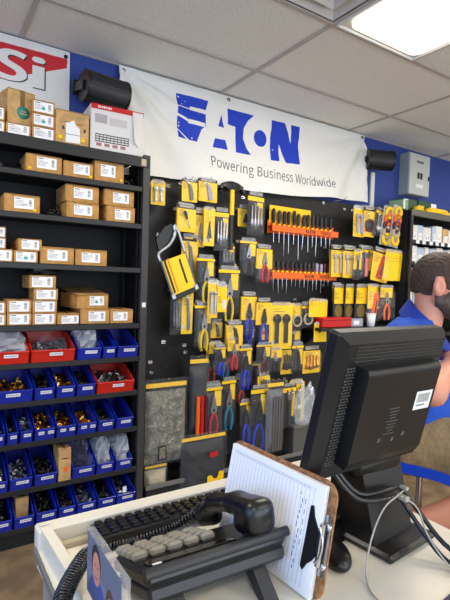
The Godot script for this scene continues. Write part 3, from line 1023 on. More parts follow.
func bins() -> void:
	for r in [
		["storage_bin", "red plastic bin, fifth from the right in the first bin row", 0.3383, 0.91, 0.1845, "bin_red", 1, "", "", 0],
		["storage_bin", "red plastic bin, fourth from the right in the first bin row", 0.5411, 0.91, 0.2086, "bin_red", 1, "steel", "pile of grey fittings in the red bin, fourth from the right in the first bin row", 120],
		["storage_bin", "blue plastic bin, third from the right in the first bin row", 0.7192, 0.91, 0.124, "bin_blue", 1, "", "", 0],
		["storage_bin", "blue plastic bin, second from the right in the first bin row", 0.8237, 0.91, 0.0708, "bin_blue", 1, "", "", 0],
		["storage_bin", "blue plastic bin, rightmost in the first bin row", 0.9246, 0.91, 0.1163, "bin_blue", 1, "", "", 0],
		["storage_bin", "blue plastic bin, fifth from the right in the second bin row", 0.3485, 0.725, 0.2012, "bin_blue", 1, "brass", "pile of brass fittings in the blue bin, fifth from the right in the second bin row", 120],
		["storage_bin", "blue plastic bin, fourth from the right in the second bin row", 0.5034, 0.725, 0.0959, "bin_blue", 1, "iron", "pile of dark fittings in the blue bin, fourth from the right in the second bin row", 63],
		["storage_bin", "blue plastic bin, third from the right in the second bin row", 0.6046, 0.725, 0.0934, "bin_blue", 1, "brass", "pile of mixed brass fittings in the blue bin, third from the right in the second bin row", 62],
		["storage_bin", "blue plastic bin, second from the right in the second bin row", 0.7058, 0.725, 0.0954, "bin_blue", 1, "iron", "pile of dark fittings in the blue bin, second from the right in the second bin row", 63],
		["storage_bin", "red plastic bin, the only red one in the second bin row", 0.8625, 0.725, 0.2041, "bin_red", 1, "steel", "pile of grey steel fittings in the red bin, rightmost in the second bin row", 120],
		["storage_bin", "blue plastic bin, eighth from the right in the third bin row", 0.2901, 0.525, 0.0802, "bin_blue", 1, "iron", "pile of dark fittings in the blue bin, eighth from the right in the third bin row", 53],
		["storage_bin", "blue plastic bin, seventh from the right in the third bin row", 0.3616, 0.525, 0.0504, "bin_blue", 1, "iron", "pile of dark fittings in the blue bin, seventh from the right in the third bin row", 34],
		["storage_bin", "blue plastic bin, sixth from the right in the third bin row", 0.4224, 0.525, 0.0587, "bin_blue", 1, "steel", "pile of steel fittings in the blue bin, sixth from the right in the third bin row", 39],
		["storage_bin", "blue plastic bin, fifth from the right in the third bin row", 0.5063, 0.525, 0.0964, "bin_blue", 2, "brass", "pile of brass fittings in the blue bin, fifth from the right in the third bin row", 63],
		["storage_bin", "blue plastic bin, fourth from the right in the third bin row", 0.6092, 0.525, 0.0963, "bin_blue", 2, "brass", "pile of brass fittings in the blue bin, fourth from the right in the third bin row", 63],
		["storage_bin", "blue plastic bin, third from the right in the third bin row", 0.7133, 0.525, 0.0986, "bin_blue", 2, "brass", "pile of brass fittings in the blue bin, third from the right in the third bin row", 65],
		["storage_bin", "blue plastic bin, second from the right in the third bin row", 0.8144, 0.525, 0.0897, "bin_blue", 1, "iron", "pile of dark fittings in the blue bin, second from the right in the third bin row", 59],
		["storage_bin", "blue plastic bin, rightmost in the third bin row", 0.9148, 0.525, 0.0967, "bin_blue", 1, "", "", 0],
		["storage_bin", "blue plastic bin, sixth from the right in the fourth bin row", 0.298, 0.3, 0.0914, "bin_blue", 1, "steel", "pile of steel fittings in the blue bin, sixth from the right in the fourth bin row", 60],
		["storage_bin", "blue plastic bin, fifth from the right in the fourth bin row", 0.4013, 0.3, 0.103, "bin_blue", 1, "steel", "pile of steel fittings in the blue bin, fifth from the right in the fourth bin row", 68],
		["storage_bin", "blue plastic bin, fourth from the right in the fourth bin row", 0.5146, 0.3, 0.1065, "bin_blue", 1, "iron", "pile of dark fittings in the blue bin, fourth from the right in the fourth bin row", 70],
		["storage_bin", "blue plastic bin, third from the right in the fourth bin row", 0.7013, 0.3, 0.1164, "bin_blue", 1, "", "", 0],
		["storage_bin", "blue plastic bin, second from the right in the fourth bin row", 0.8141, 0.3, 0.0954, "bin_blue", 1, "", "", 0],
		["storage_bin", "blue plastic bin, rightmost in the fourth bin row", 0.916, 0.3, 0.0942, "bin_blue", 1, "", "", 0],
		["storage_bin", "blue plastic bin, seventh from the right in the bottom bin row", 0.3099, 0.11, 0.1115, "bin_blue", 1, "iron", "pile of dark fittings in the blue bin, seventh from the right in the bottom bin row", 73],
		["storage_bin", "blue plastic bin, sixth from the right in the bottom bin row", 0.4183, 0.11, 0.0929, "bin_blue", 1, "", "", 0],
		["storage_bin", "blue plastic bin, fifth from the right in the bottom bin row", 0.5211, 0.11, 0.1001, "bin_blue", 1, "iron", "pile of dark fittings in the blue bin, fifth from the right in the bottom bin row", 66],
		["storage_bin", "blue plastic bin, fourth from the right in the bottom bin row", 0.6202, 0.11, 0.085, "bin_blue", 1, "iron", "pile of dark fittings in the blue bin, fourth from the right in the bottom bin row", 56],
		["storage_bin", "blue plastic bin, third from the right in the bottom bin row", 0.7192, 0.11, 0.0995, "bin_blue", 1, "steel", "pile of steel fittings in the blue bin, third from the right in the bottom bin row", 65],
		["storage_bin", "blue plastic bin, second from the right in the bottom bin row", 0.8239, 0.11, 0.0962, "bin_blue", 1, "iron", "pile of dark fittings in the blue bin, second from the right in the bottom bin row", 63],
		["storage_bin", "blue plastic bin, rightmost in the bottom bin row", 0.9325, 0.11, 0.1067, "bin_blue", 1, "steel", "pile of steel fittings in the blue bin, rightmost in the bottom bin row", 70],
	]:
		bin(r[0], r[1], r[2], r[3], r[4], r[5], r[6])
		if r[7] != "": fittings(r[8], Vector3(r[2], r[3] + 0.005, -2.385), r[4] - 0.014, 0.22, 0.075, r[7], int(r[9]))
	for r in [
		["clear plastic bag bulging from the leftmost red bin", 0.3383, 0.918, 0.17, 0.13, 1, "film_milky"],
		["grey plastic bag of fittings in the second red bin of the first row", 0.5411, 0.918, 0.15, 0.1, 2, "film"],
		["milky plastic bag standing up out of a blue bin beside the red bins", 0.7192, 0.918, 0.11, 0.19, 3, "film_milky"],
		["tall bunch of clear plastic sleeves in the blue bin right of the tan carton", 0.7013, 0.308, 0.1064, 0.17, 4, "film"],
		["milky plastic bag in the middle blue bag bin of the fourth row", 0.8141, 0.308, 0.085, 0.18, 5, "film_milky"],
		["milky plastic bag in the rightmost blue bin of the fourth row", 0.916, 0.308, 0.0842, 0.18, 6, "film_milky"],
	]:
		var b := obj("plastic_bag", crumple(r[3], r[4], 0.17, 0.5, int(r[5])), M[r[6]])
		b.position = Vector3(r[1], r[2], -2.48)
		tag(b, r[0], "bag")
	# cartons standing among the bins
	carton("tall slim tan carton with an orange square, standing between bins on the fourth bin row", 0.6068, 0.3005, 0.0616, 0.165, 0.12, "cardboard_pale", -1, 0, 0, 0, 0, 0, -2.375)
	var o := plate("orange_sticker", get_node("cardboard_box_035"), 0.022, 0.024, Vector3(0.006, 0.06, 0.001), M.orange)
	plate("printed_marks", get_node("cardboard_box_035"), 0.03, 0.006, Vector3(0.002, 0.115, 0.001), M.tape)
	carton("small grey brown carton standing inside a bottom row blue bin", 0.4183, 0.118, 0.06, 0.12, 0.08, "cardboard_pale", -1, 0, 0, 0, 0, 0, -2.43)
	var wl := plate("paper_tag", self, 0.02, 0.032, Vector3(0.9245, 0.19, -2.372), M.paper)
	wl.name = numbered("paper_tag")
	tag(wl, "small white paper tag among fittings in the bottom right blue bin", "tag")

# ------------------------------------------------------------------ banner, sign, speakers and panel on the back wall
func banner_and_wall() -> void:
	var im := blank(1600, 464, Color(0.91, 0.90, 0.87))
	var blue := Color(0.06, 0.22, 0.72)
	var white := Color(0.91, 0.90, 0.87)
	for p in [
		[1, [Vector2(282.0804, 56.2619), Vector2(454.114, 56.5513), Vector2(441.5018, 107.1077), Vector2(441.7975, 116.0056), Vector2(435.2146, 185.9933), Vector2(409.4438, 208.5249), Vector2(392.106, 267.699), Vector2(284.9997, 264.748)]],
		[0, [Vector2(354.0923, 103.431), Vector2(444.9462, 103.4002), Vector2(442.0933, 124.9075), Vector2(351.285, 122.8933)]],
		[0, [Vector2(273.8513, 111.8958), Vector2(283.7661, 112.6248), Vector2(354.4095, 113.5304), Vector2(351.1946, 120.0089), Vector2(275.6539, 117.178)]],
		[0, [Vector2(342.5165, 169.6138), Vector2(434.7734, 172.6367), Vector2(428.4012, 194.703), Vector2(339.7182, 188.9877)]],
		[0, [Vector2(275.0218, 151.3214), Vector2(288.3249, 154.3504), Vector2(349.472, 174.0873), Vector2(342.9649, 184.0303), Vector2(275.2729, 159.7802)]],
		[0, [Vector2(276.9495, 216.2666), Vector2(345.4366, 263.5134), Vector2(338.798, 268.952), Vector2(277.1175, 221.9243)]],
		[1, [Vector2(532.5055, 106.4196), Vector2(545.9385, 170.0282), Vector2(512.4077, 167.0805)]],
		[1, [Vector2(485.4641, 235.897), Vector2(548.1107, 231.5295), Vector2(562.9512, 278.8708), Vector2(476.0565, 279.9279)]],
		[1, [Vector2(564.8863, 68.7307), Vector2(733.375, 67.678), Vector2(694.3412, 101.7124), Vector2(672.0921, 144.7015), Vector2(666.4006, 203.5046), Vector2(683.8713, 245.6721), Vector2(713.1358, 276.8375), Vector2(614.5537, 280.4481), Vector2(617.4489, 148.7447), Vector2(571.4011, 145.0406)]],
	]:
		var poly := PackedVector2Array()
		for q in p[1]: poly.append(q)
		fill_poly(im, poly, blue if p[0] else white)
	fill_disc(im, Vector2(778.8254, 177.2487), 96.8164, 96.8164 * 1.0, white)
	fill_disc(im, Vector2(778.8254, 177.2487), 43.0225, 43.0225, blue)
	for p in [
		[1, [Vector2(848.095, 66.8285), Vector2(941.9024, 66.2163), Vector2(989.1883, 170.9161), Vector2(986.8235, 65.7173), Vector2(1051.1575, 64.9964), Vector2(1044.7152, 283.1987), Vector2(944.6613, 285.0639), Vector2(902.8661, 185.9149), Vector2(898.2207, 283.076), Vector2(842.1143, 284.3775)]],
	]:
		var poly := PackedVector2Array()
		for q in p[1]: poly.append(q)
		fill_poly(im, poly, blue if p[0] else white)
	write(im, "Powering Business Worldwide", Rect2(466.8785, 318.8892, 843.2152, 70.3779), Color(0.36, 0.35, 0.36), false, 0.0, "Droid Sans", 27.0289)
	var m := mat("banner_print", Color.WHITE, 0.7, 0, {"tex": tex(im)})
	var s := st()
	var bx0 := 0.9493
	var bx1 := 3.0444
	var yt0 := 2.5691
	var yt1 := 2.5718
	var yb0 := 1.9303
	var yb1 := 2.0081
	var cloth := func(u: float, v: float) -> Vector3:
		var x := lerpf(bx0, bx1, u)
		var y := lerpf(lerpf(yt0, yt1, u), lerpf(yb0, yb1, u) + 0.012 * sin(u * 9.0), v)
		var z := WALL_Z + 0.034 + 0.062 * v
		var d0 := absf((u - 0.0) * 2.1 - v * 0.75)       # folds radiate from the pinned corners
		var d1 := absf((1.0 - u) * 2.1 - v * 0.9)
		z += 0.020 * sin(atan2(v * 0.75, u * 2.1 + 0.02) * 16.0) * exp(-u * 3.2) * smoothstep(0.0, 0.2, u + v)
		z += 0.022 * sin(atan2(v * 0.75, (1.0 - u) * 2.1 + 0.02) * 14.0) * exp(-(1.0 - u) * 2.6) * smoothstep(0.0, 0.2, 1.0 - u + v)
		z += 0.008 * sin(u * 23.0 + v * 2.0) * v
		z += 0.007 * nz.get_noise_2d(u * 300.0, v * 110.0)
		return Vector3(x, y, z)
	slab_sheet(s, 90, 30, cloth, Vector3(0, 0, -0.0015))
	var t := thing("banner", "wide white vinyl banner with large blue capital letters hung above the packaged tools", "banner")
	obj("cloth", s, m, t)
	for u in [0.012, 0.36, 0.985]:
		s = st()
		lathe(s, [Vector2(0.006, 0), Vector2(0.013, 0), Vector2(0.013, 0.003), Vector2(0.006, 0.003), Vector2(0.006, 0)], 14, Transform3D(Basis(Vector3.RIGHT, PI / 2), cloth.call(u, 0.045) + Vector3(0, 0, 0.002)))
		obj("grommet", s, M.grey_steel, t)
	# red and white sign on the left
	im = blank(512, 400, Color(0.88, 0.87, 0.84))
	for p in [
		[1, [Vector2(504.4947, 34.8936), Vector2(502.3775, 77.3744), Vector2(392.27, 146.8351), Vector2(308.3055, 198.6244), Vector2(294.8012, 205.8786), Vector2(20, 218.0487), Vector2(20, 26.7847), Vector2(293.5212, 38.7847)]],
	]:
		var poly := PackedVector2Array()
		for q in p[1]: poly.append(q)
		fill_poly(im, poly, [Color(0.88, 0.87, 0.84), Color(0.78, 0.11, 0.16), Color(0.16, 0.15, 0.15)][p[0]])
	write(im, "S", Rect2(299.1018, 63.4099, 87.3836, 135.2821), Color(0.15, 0.14, 0.14), true)
	write(im, "S", Rect2(297.264, 58.5013, 85.8123, 136.2607), Color(0.88, 0.87, 0.84), true)
	write(im, "i", Rect2(399.7239, 65.2318, 40.9734, 140.7838), Color(0.15, 0.14, 0.14), true)
	write(im, "i", Rect2(397.2613, 61.8067, 39.8747, 139.4355), Color(0.88, 0.87, 0.84), true)
	t = thing("wall_sign", "white sign with a red band and white letters on the wall above the cartons", "sign", Vector3(0.2376, 2.3342, WALL_Z + 0.006))
	s = st()
	prism(s, rrect(0.8753, 0.4684, 0.006), -0.004, 0.004)
	obj("board", s, mat("sign_print", Color.WHITE, 0.5, 0, {"tex": tex(im)}), t)
	for q in [[0.8753 / 2 - 0.022, 0.4684 / 2 - 0.03], [-0.14, 0.4684 / 2 - 0.03]]:
		s = st()
		lathe(s, [Vector2(0.011, 0), Vector2(0.011, 0.003), Vector2(0.004, 0.006), Vector2(0, 0.006)], 12, Transform3D(Basis(Vector3.RIGHT, PI / 2), Vector3(q[0], q[1], 0.004)))
		obj("screw", s, M.dark_metal, t)
	# two wall speakers
	for r in [["black wall speaker with curved grille beside the red and white sign", Vector3(0.8392, 2.3568, -2.56), 0.235, 0.165, 0.12, -0.06], ["black wall speaker with curved grille at the right end of the banner", Vector3(3.1213, 2.3625, -2.56), 0.205, 0.16, -0.45, 0.05]]:
		t = thing("speaker", r[0], "speaker", r[1], r[4], "wall speakers")
		t.rotation.x = 0.16
		s = st()
		var w: float = r[2]
		var h: float = r[3]
		var prof := PackedVector2Array()
		prof.append(Vector2(-0.09, h * 0.42))
		prof.append(Vector2(-0.09, -h * 0.42))
		prof.append_array(arc(Vector2(-0.02, 0), h * 0.5, -90, 90, 12))
		var xf := Transform3D(Basis(Vector3.UP, -PI / 2), Vector3.ZERO)
		prism(s, prof, -w / 2, w / 2, xf, true)
		obj("housing", s, M.charcoal, t)
		s = st()
		for sg in [-1.0, 1.0]:
			s = st()
			prism(s, arc(Vector2(-0.02, 0), h * 0.515, -92, 92, 12), sg * w / 2 - 0.006, sg * w / 2 + 0.006, xf, true)
			obj("end_cap", s, M.black_plastic, t)
		s = st()
		for k in 26: tube(s, [Vector3(-w * 0.46 + k * w * 0.92 / 25, -h * 0.5, 0.02), Vector3(-w * 0.46 + k * w * 0.92 / 25, -h * 0.36, 0.02 + h * 0.358), Vector3(-w * 0.46 + k * w * 0.92 / 25, 0, 0.021 + h * 0.5), Vector3(-w * 0.46 + k * w * 0.92 / 25, h * 0.36, 0.02 + h * 0.358), Vector3(-w * 0.46 + k * w * 0.92 / 25, h * 0.5, 0.02)].map(func(q): return q - Vector3(0, 0, 0.04)), 0.0016, 4)
		tag(obj("grille", s, M.black_plastic, t), "", "", "", "stuff")
		s = st()
		box(s, Vector3(-w / 2 - 0.012, 0, -0.06), Vector3(0.014, 0.05, 0.12), 0.004)
		box(s, Vector3(-w / 2 - 0.002, 0, -0.115), Vector3(0.05, 0.08, 0.01), 0.003)
		obj("bracket", s, M.black_plastic, t)
	s = st()
	span(s, Vector3(3.172, 1.98, -2.7), Vector3(3.2165, 2.2971, -2.682), 0.002)
	tag(obj("cable_duct", s, M.white), "slim pale cable duct running down the blue wall below the right speaker", "duct")
	t = thing("electrical_panel", "grey metal electrical panel with a small dark window on the blue wall", "panel", Vector3(3.6979, 2.3338, -2.6))
	var pw := 0.2935
	var ph := 0.3662
	s = st()
	box(s, Vector3(0, 0, -0.05), Vector3(pw, ph, 0.1), 0.004)
	obj("box", s, mat("panel_grey", Color(0.62, 0.64, 0.63), 0.45), t)
	s = st()
	box(s, Vector3(0, 0, 0.004), Vector3(pw * 0.97, ph * 0.97, 0.01), 0.003)
	var dr := obj("door", s, mat("panel_door", Color(0.74, 0.75, 0.73), 0.45), t)
	for q in [-0.02, 0.022]: plate("breaker_window", dr, 0.032, 0.055, Vector3(q, -0.01, 0.01), M.black, 0.002)
	plate("printed_label", dr, 0.10, 0.02, Vector3(0.0, 0.11, 0.0098), M.grey, 0.001)
	plate("warning_label", dr, 0.10, 0.03, Vector3(0.0, -0.10, 0.0098), M.paper, 0.001)
	s = st()
	box(s, Vector3(pw * 0.42, -0.02, 0.014), Vector3(0.012, 0.04, 0.012), 0.003)
	obj("latch", s, M.dark_metal, dr)

# ------------------------------------------------------------------ pegboard and what hangs on it
func pegboard() -> void:
	var t := thing("pegboard", "dark perforated pegboard wall panel behind the packaged tools", "pegboard", Vector3(1.06, 0, WALL_Z + 0.001))
	var w := 2.23
	var s := st()
	span(s, Vector3(0, 0.12, 0.03), Vector3(w, 1.99, 0.044))
	obj("panel", s, M.pegboard, t)
	for x in [0.0, w / 2, w - 0.03]:
		s = st()
		span(s, Vector3(x, 0, 0), Vector3(x + 0.03, 2.02, 0.03))
		obj("upright", s, M.black_steel, t)
	s = st()
	span(s, Vector3(0, 0, 0.0), Vector3(w, 0.14, 0.30), 0.006)
	obj("base_deck", s, M.black_steel, t)
	s = st()
	span(s, Vector3(0.0, 0.14, 0.29), Vector3(w, 0.165, 0.305), 0.002)
	obj("price_rail", s, M.grey_plastic, t)

func hook(label: String, x: float, y: float, z: float) -> void:
	var s := st()
	tube(s, [Vector3(0, 0, PEG_Z + 0.004 - z), Vector3(0, 0, 0.01), Vector3(0, 0.004, 0.03), Vector3(0, 0.014, 0.042)], 0.0024, 6)
	box(s, Vector3(0, 0.0, PEG_Z + 0.003 - z), Vector3(0.03, 0.02, 0.003), 0.001)
	var o := obj("peg_hook", s, M.chrome)
	o.position = Vector3(x, y - 0.012, z)
	tag(o, label, "hook", "wire hooks of the pegboard")

func pliers(t: Node3D, c: Vector3, h: float, col: String, open := 0.10) -> void:   # jaws up, two curved grips below
	for sg in [-1.0, 1.0]:
		var s := st()
		tube(s, spline([c + Vector3(sg * h * 0.015, h * 0.04, 0), c + Vector3(sg * h * (0.06 + open * 0.5), -h * 0.12, 0), c + Vector3(sg * h * (0.05 + open), -h * 0.32, 0), c + Vector3(sg * h * (0.03 + open * 0.8), -h * 0.5, 0)], 7), clampf(h * 0.075, 0.0, 0.0105), 8, 0.75, clampf(h * 0.062, 0.0, 0.0095))
		obj("grip", s, M[col], t)
		s = st()
		prism(s, PackedVector2Array([Vector2(0.0, 0.02) * h, Vector2(sg * 0.075, 0.06) * h, Vector2(sg * 0.085, 0.16) * h, Vector2(sg * 0.05, 0.30) * h, Vector2(sg * 0.018, 0.44) * h, Vector2(sg * 0.004, 0.44) * h, Vector2(sg * 0.004, 0.2) * h]), -0.004, 0.004, Transform3D(Basis.IDENTITY, c))
		obj("jaw", s, M.steel if col != "blue" else M.dark_metal, t)
	var s := st()
	lathe(s, [Vector2(h * 0.035, -0.006), Vector2(h * 0.035, 0.006), Vector2(0, 0.007)], 12, Transform3D(Basis(Vector3.RIGHT, PI / 2), c + Vector3(0, h * 0.11, 0)))
	obj("pivot", s, M.dark_metal, t)

func screwdriver_parts(t: Node3D, c: Vector3, h: float, col: String, turn := 0.0, shaft := 0.5) -> void:   # handle up, shaft down
	var xf := Transform3D(Basis(Vector3.BACK, turn), c)
	var hh := h * (1.0 - shaft)
	var r := minf(hh * 0.16, 0.0135)
	var s := st()
	lathe(s, [Vector2(0, h * 0.5), Vector2(r * 0.75, h * 0.5 - 0.002), Vector2(r, h * 0.5 - hh * 0.15), Vector2(r * 0.98, h * 0.5 - hh * 0.6), Vector2(r * 0.62, h * 0.5 - hh * 0.78), Vector2(r * 0.8, h * 0.5 - hh * 0.95), Vector2(r * 0.5, h * 0.5 - hh), Vector2(0, h * 0.5 - hh)], 8, xf)
	obj("handle", s, M[col], t)
	s = st()
	lathe(s, [Vector2(0.003, h * 0.5 - hh), Vector2(0.003, -h * 0.48), Vector2(0.0015, -h * 0.5), Vector2(0, -h * 0.5)], 6, xf)
	obj("shaft", s, M.chrome, t)

func blister(t: Node3D, c: Vector2, w: float, h: float, d: float, m := "clear") -> void:
	var s := st()
	var f := func(u: float, v: float) -> Vector3:
		var e := minf(minf(u, 1.0 - u) * w, minf(v, 1.0 - v) * h)
		var z := d * smoothstep(0.002, 0.014, e)
		return Vector3(c.x + (u - 0.5) * w, c.y + (0.5 - v) * h, 0.0015 + z + 0.0012 * nz.get_noise_2d(u * 160.0 + c.x * 900.0, v * 160.0 + h * 700.0) * minf(1.0, e * 90.0))
	sheet(s, 12, 16, f)
	obj("clear_shell", s, M[m], t)

func pack(called: String, label: String, x: float, top: float, w: float, h: float, z: float, tilt: float, card: String, tool: String, col: String) -> Node3D:
	var t := thing(called, label, "tool pack" if tool != "none" else "card pack", Vector3(x, top, z), 0, "")
	t.rotation = Vector3(rng.randf_range(-0.02, 0.03), rng.randf_range(-0.10, 0.10), tilt)
	if called != "card_pack": hook("hook for the " + label, x, top + 0.006, z)
	var s := st()
	var has_card: bool = not card in ["pouch", "camo", "bag", "long"]
	if has_card:
		var ch := h * (0.60 if tool.begins_with("pliers") else 1.0)      # pliers hang with their grips below the card
		prism(s, rrect(w, ch, minf(0.006, w * 0.2), Vector2(0, -ch / 2)), -0.0007, 0.0007)
		obj("card", s, M[card], t)
	var d := clampf(w * 0.28, 0.010, 0.026)
	match tool:
		"pliers":
			pliers(t, Vector3(0, -h * 0.54, d * 0.45), h * 0.84, col, 0.07)
		"pliers_long":      # grips hang below the card
			pliers(t, Vector3(0, -h * 0.60, d * 0.45), h * 0.86, col, 0.05)
		"driver":
			screwdriver_parts(t, Vector3(0, -h * 0.55, d * 0.5), h * 0.70, col, 0.35)
		"bits":
			for k in 4:
				s = st()
				var bx := (k - 1.5) * w * 0.19
				var bh := h * (0.58 - 0.07 * absf(k - 1.0))
				lathe(s, [Vector2(0, bh / 2), Vector2(w * 0.05, bh / 2 - 0.004), Vector2(w * 0.05, -bh * 0.1), Vector2(w * 0.085, -bh * 0.14), Vector2(w * 0.085, -bh / 2), Vector2(0, -bh / 2)], 8, Transform3D(Basis.IDENTITY, Vector3(bx, -h * 0.55, d * 0.5)))
				obj("bit", s, M[col], t)
		"spike":
			s = st()
			prism(s, PackedVector2Array([Vector2(0, -h * 0.36), Vector2(w * 0.17, -h * 0.80), Vector2(-w * 0.17, -h * 0.80)]), 0.002, d * 0.7)
			obj("step_bit", s, M[col], t)
			s = st()
			box(s, Vector3(0, -h * 0.84, d * 0.4), Vector3(w * 0.12, h * 0.10, 0.008), 0.002)
			obj("shank", s, M.steel, t)
		"blade":
			s = st()
			prism(s, PackedVector2Array([Vector2(-w * 0.10, -h * 0.22), Vector2(w * 0.06, -h * 0.26), Vector2(w * 0.20, -h * 0.60), Vector2(w * 0.22, -h * 0.90), Vector2(w * 0.02, -h * 0.92), Vector2(-w * 0.02, -h * 0.60)]), 0.002, 0.012)
			obj("handle", s, M[col], t)
			s = st()
			prism(s, PackedVector2Array([Vector2(-w * 0.22, -h * 0.12), Vector2(-w * 0.10, -h * 0.13), Vector2(w * 0.02, -h * 0.25), Vector2(-w * 0.08, -h * 0.25)]), 0.004, 0.007)
			obj("blade", s, M.steel, t)
		"tapes":
			for k in 5:
				s = st()
				var ty := -h * (0.16 + 0.17 * k)
				lathe(s, [Vector2(w * 0.2, 0.001), Vector2(w * 0.40, 0.001), Vector2(w * 0.40, 0.018), Vector2(w * 0.2, 0.018), Vector2(w * 0.2, 0.001)], 16, Transform3D(Basis(Vector3.RIGHT, PI / 2), Vector3(0.0, ty, 0.0)))
				obj("roll", s, M[["yellow", "orange", "purple", "beige", "yellow"][k]], t)
		"cutter":
			s = st()
			prism(s, PackedVector2Array([Vector2(-w * 0.22, -h * 0.88), Vector2(w * 0.02, -h * 0.92), Vector2(w * 0.24, -h * 0.40), Vector2(w * 0.20, -h * 0.20), Vector2(w * 0.05, -h * 0.22), Vector2(-w * 0.04, -h * 0.45)]), 0.002, 0.02)
			obj("body", s, M[col], t)
			s = st()
			prism(s, PackedVector2Array([Vector2(-w * 0.12, -h * 0.80), Vector2(-w * 0.02, -h * 0.82), Vector2(w * 0.12, -h * 0.42), Vector2(w * 0.06, -h * 0.42)]), 0.02, 0.024)
			obj("slider", s, M.maroon, t)
		"ring":
			s = st()
			var rr := w * 0.36
			tube(s, Array(arc(Vector2.ZERO, rr, 0, 360, 24)).map(func(q): return Vector3(q.x, q.y - h * 0.62, 0.012)), w * 0.07, 8)
			obj("ring", s, M[col], t)
			s = st()
			lathe(s, [Vector2(0, 0.012), Vector2(rr * 0.8, 0.010), Vector2(rr * 0.85, 0.002), Vector2(0, 0.002)], 20, Transform3D(Basis(Vector3.RIGHT, PI / 2), Vector3(0, -h * 0.62, 0)))
			obj("hub", s, M.black, t)
		"wrench":
			s = st()
			tube(s, [Vector3(0, -h * 0.92, 0.010), Vector3(0, -h * 0.35, 0.010)], w * 0.12, 8, 0.6)
			obj("handle", s, M[col], t)
			s = st()
			prism(s, PackedVector2Array([Vector2(-w * 0.15, -h * 0.36), Vector2(w * 0.14, -h * 0.36), Vector2(w * 0.24, -h * 0.22), Vector2(w * 0.12, -h * 0.10), Vector2(w * 0.05, -h * 0.20), Vector2(-w * 0.08, -h * 0.20), Vector2(-w * 0.22, -h * 0.12)]), 0.005, 0.013)
			obj("jaw", s, M.steel, t)
		"key":
			for k in 2:
				s = st()
				box(s, Vector3((k - 0.5) * w * 0.4, -h * 0.62, d * 0.5), Vector3(w * 0.16, h * 0.5, 0.008), 0.002)
				lathe(s, [Vector2(0, 0.004), Vector2(w * 0.16, 0.004), Vector2(w * 0.16, -0.004), Vector2(0, -0.004)], 12, Transform3D(Basis(Vector3.RIGHT, PI / 2), Vector3((k - 0.5) * w * 0.4, -h * 0.34, d * 0.5)))
				obj("tool", s, M[col], t)
	if has_card and tool != "none" and tool != "tapes":
		blister(t, Vector2(0, -h * 0.56), w * 0.96, h * 0.84, d + 0.004)
	if has_card:
		s = st()   # the hanging tab, with its price sticker
		prism(s, rrect(w * 0.8, 0.026, 0.006, Vector2(0, -0.004)), 0.0009, 0.0016)
		obj("hang_tab", s, M.film_tab, t)
	return t

func pouch(label: String, x: float, top: float, w: float, h: float, z: float, body: String, header: String, sub := "bag") -> Node3D:
	var t := thing("tool_pouch", label, sub, Vector3(x, top, z))
	hook("hook for the " + label, x, top + 0.004, z)
	var s := st()
	var f := func(u: float, v: float) -> Vector3:
		var e := minf(minf(u, 1.0 - u), minf(v, 1.0 - v))
		return Vector3((u - 0.5) * w * 0.92, -h * (0.14 + 0.84 * v), 0.004 + 0.030 * smoothstep(0.0, 0.16, e) + 0.006 * nz.get_noise_2d(u * 90.0 + x * 400.0, v * 120.0))
	slab_sheet(s, 14, 22, f, Vector3(0, 0, -0.004))
	obj("pouch", s, M[body], t)
	s = st()
	box(s, Vector3(0, -h * 0.075, 0.010), Vector3(w * 0.94, h * 0.05, 0.002), 0.0005)
	obj("header_card", s, M[header], t)
	s = st()
	box(s, Vector3(w * 0.18, -h * 0.115, 0.0115), Vector3(w * 0.5, h * 0.03, 0.0015), 0.0)
	obj("header_stripe", s, M.black if header != "black" else M.yellow, t)
	s = st()
	var g := func(u: float, v: float) -> Vector3:
		var e := minf(minf(u, 1.0 - u), minf(v, 1.0 - v))
		return Vector3((u - 0.5) * w, -h * v, 0.013 + 0.030 * smoothstep(0.0, 0.14, e) + 0.012 * nz.get_noise_2d(u * 260.0 + x * 300.0, v * 300.0))
	sheet(s, 22, 34, g)
	obj("clear_wrap", s, M.film, t)
	return t

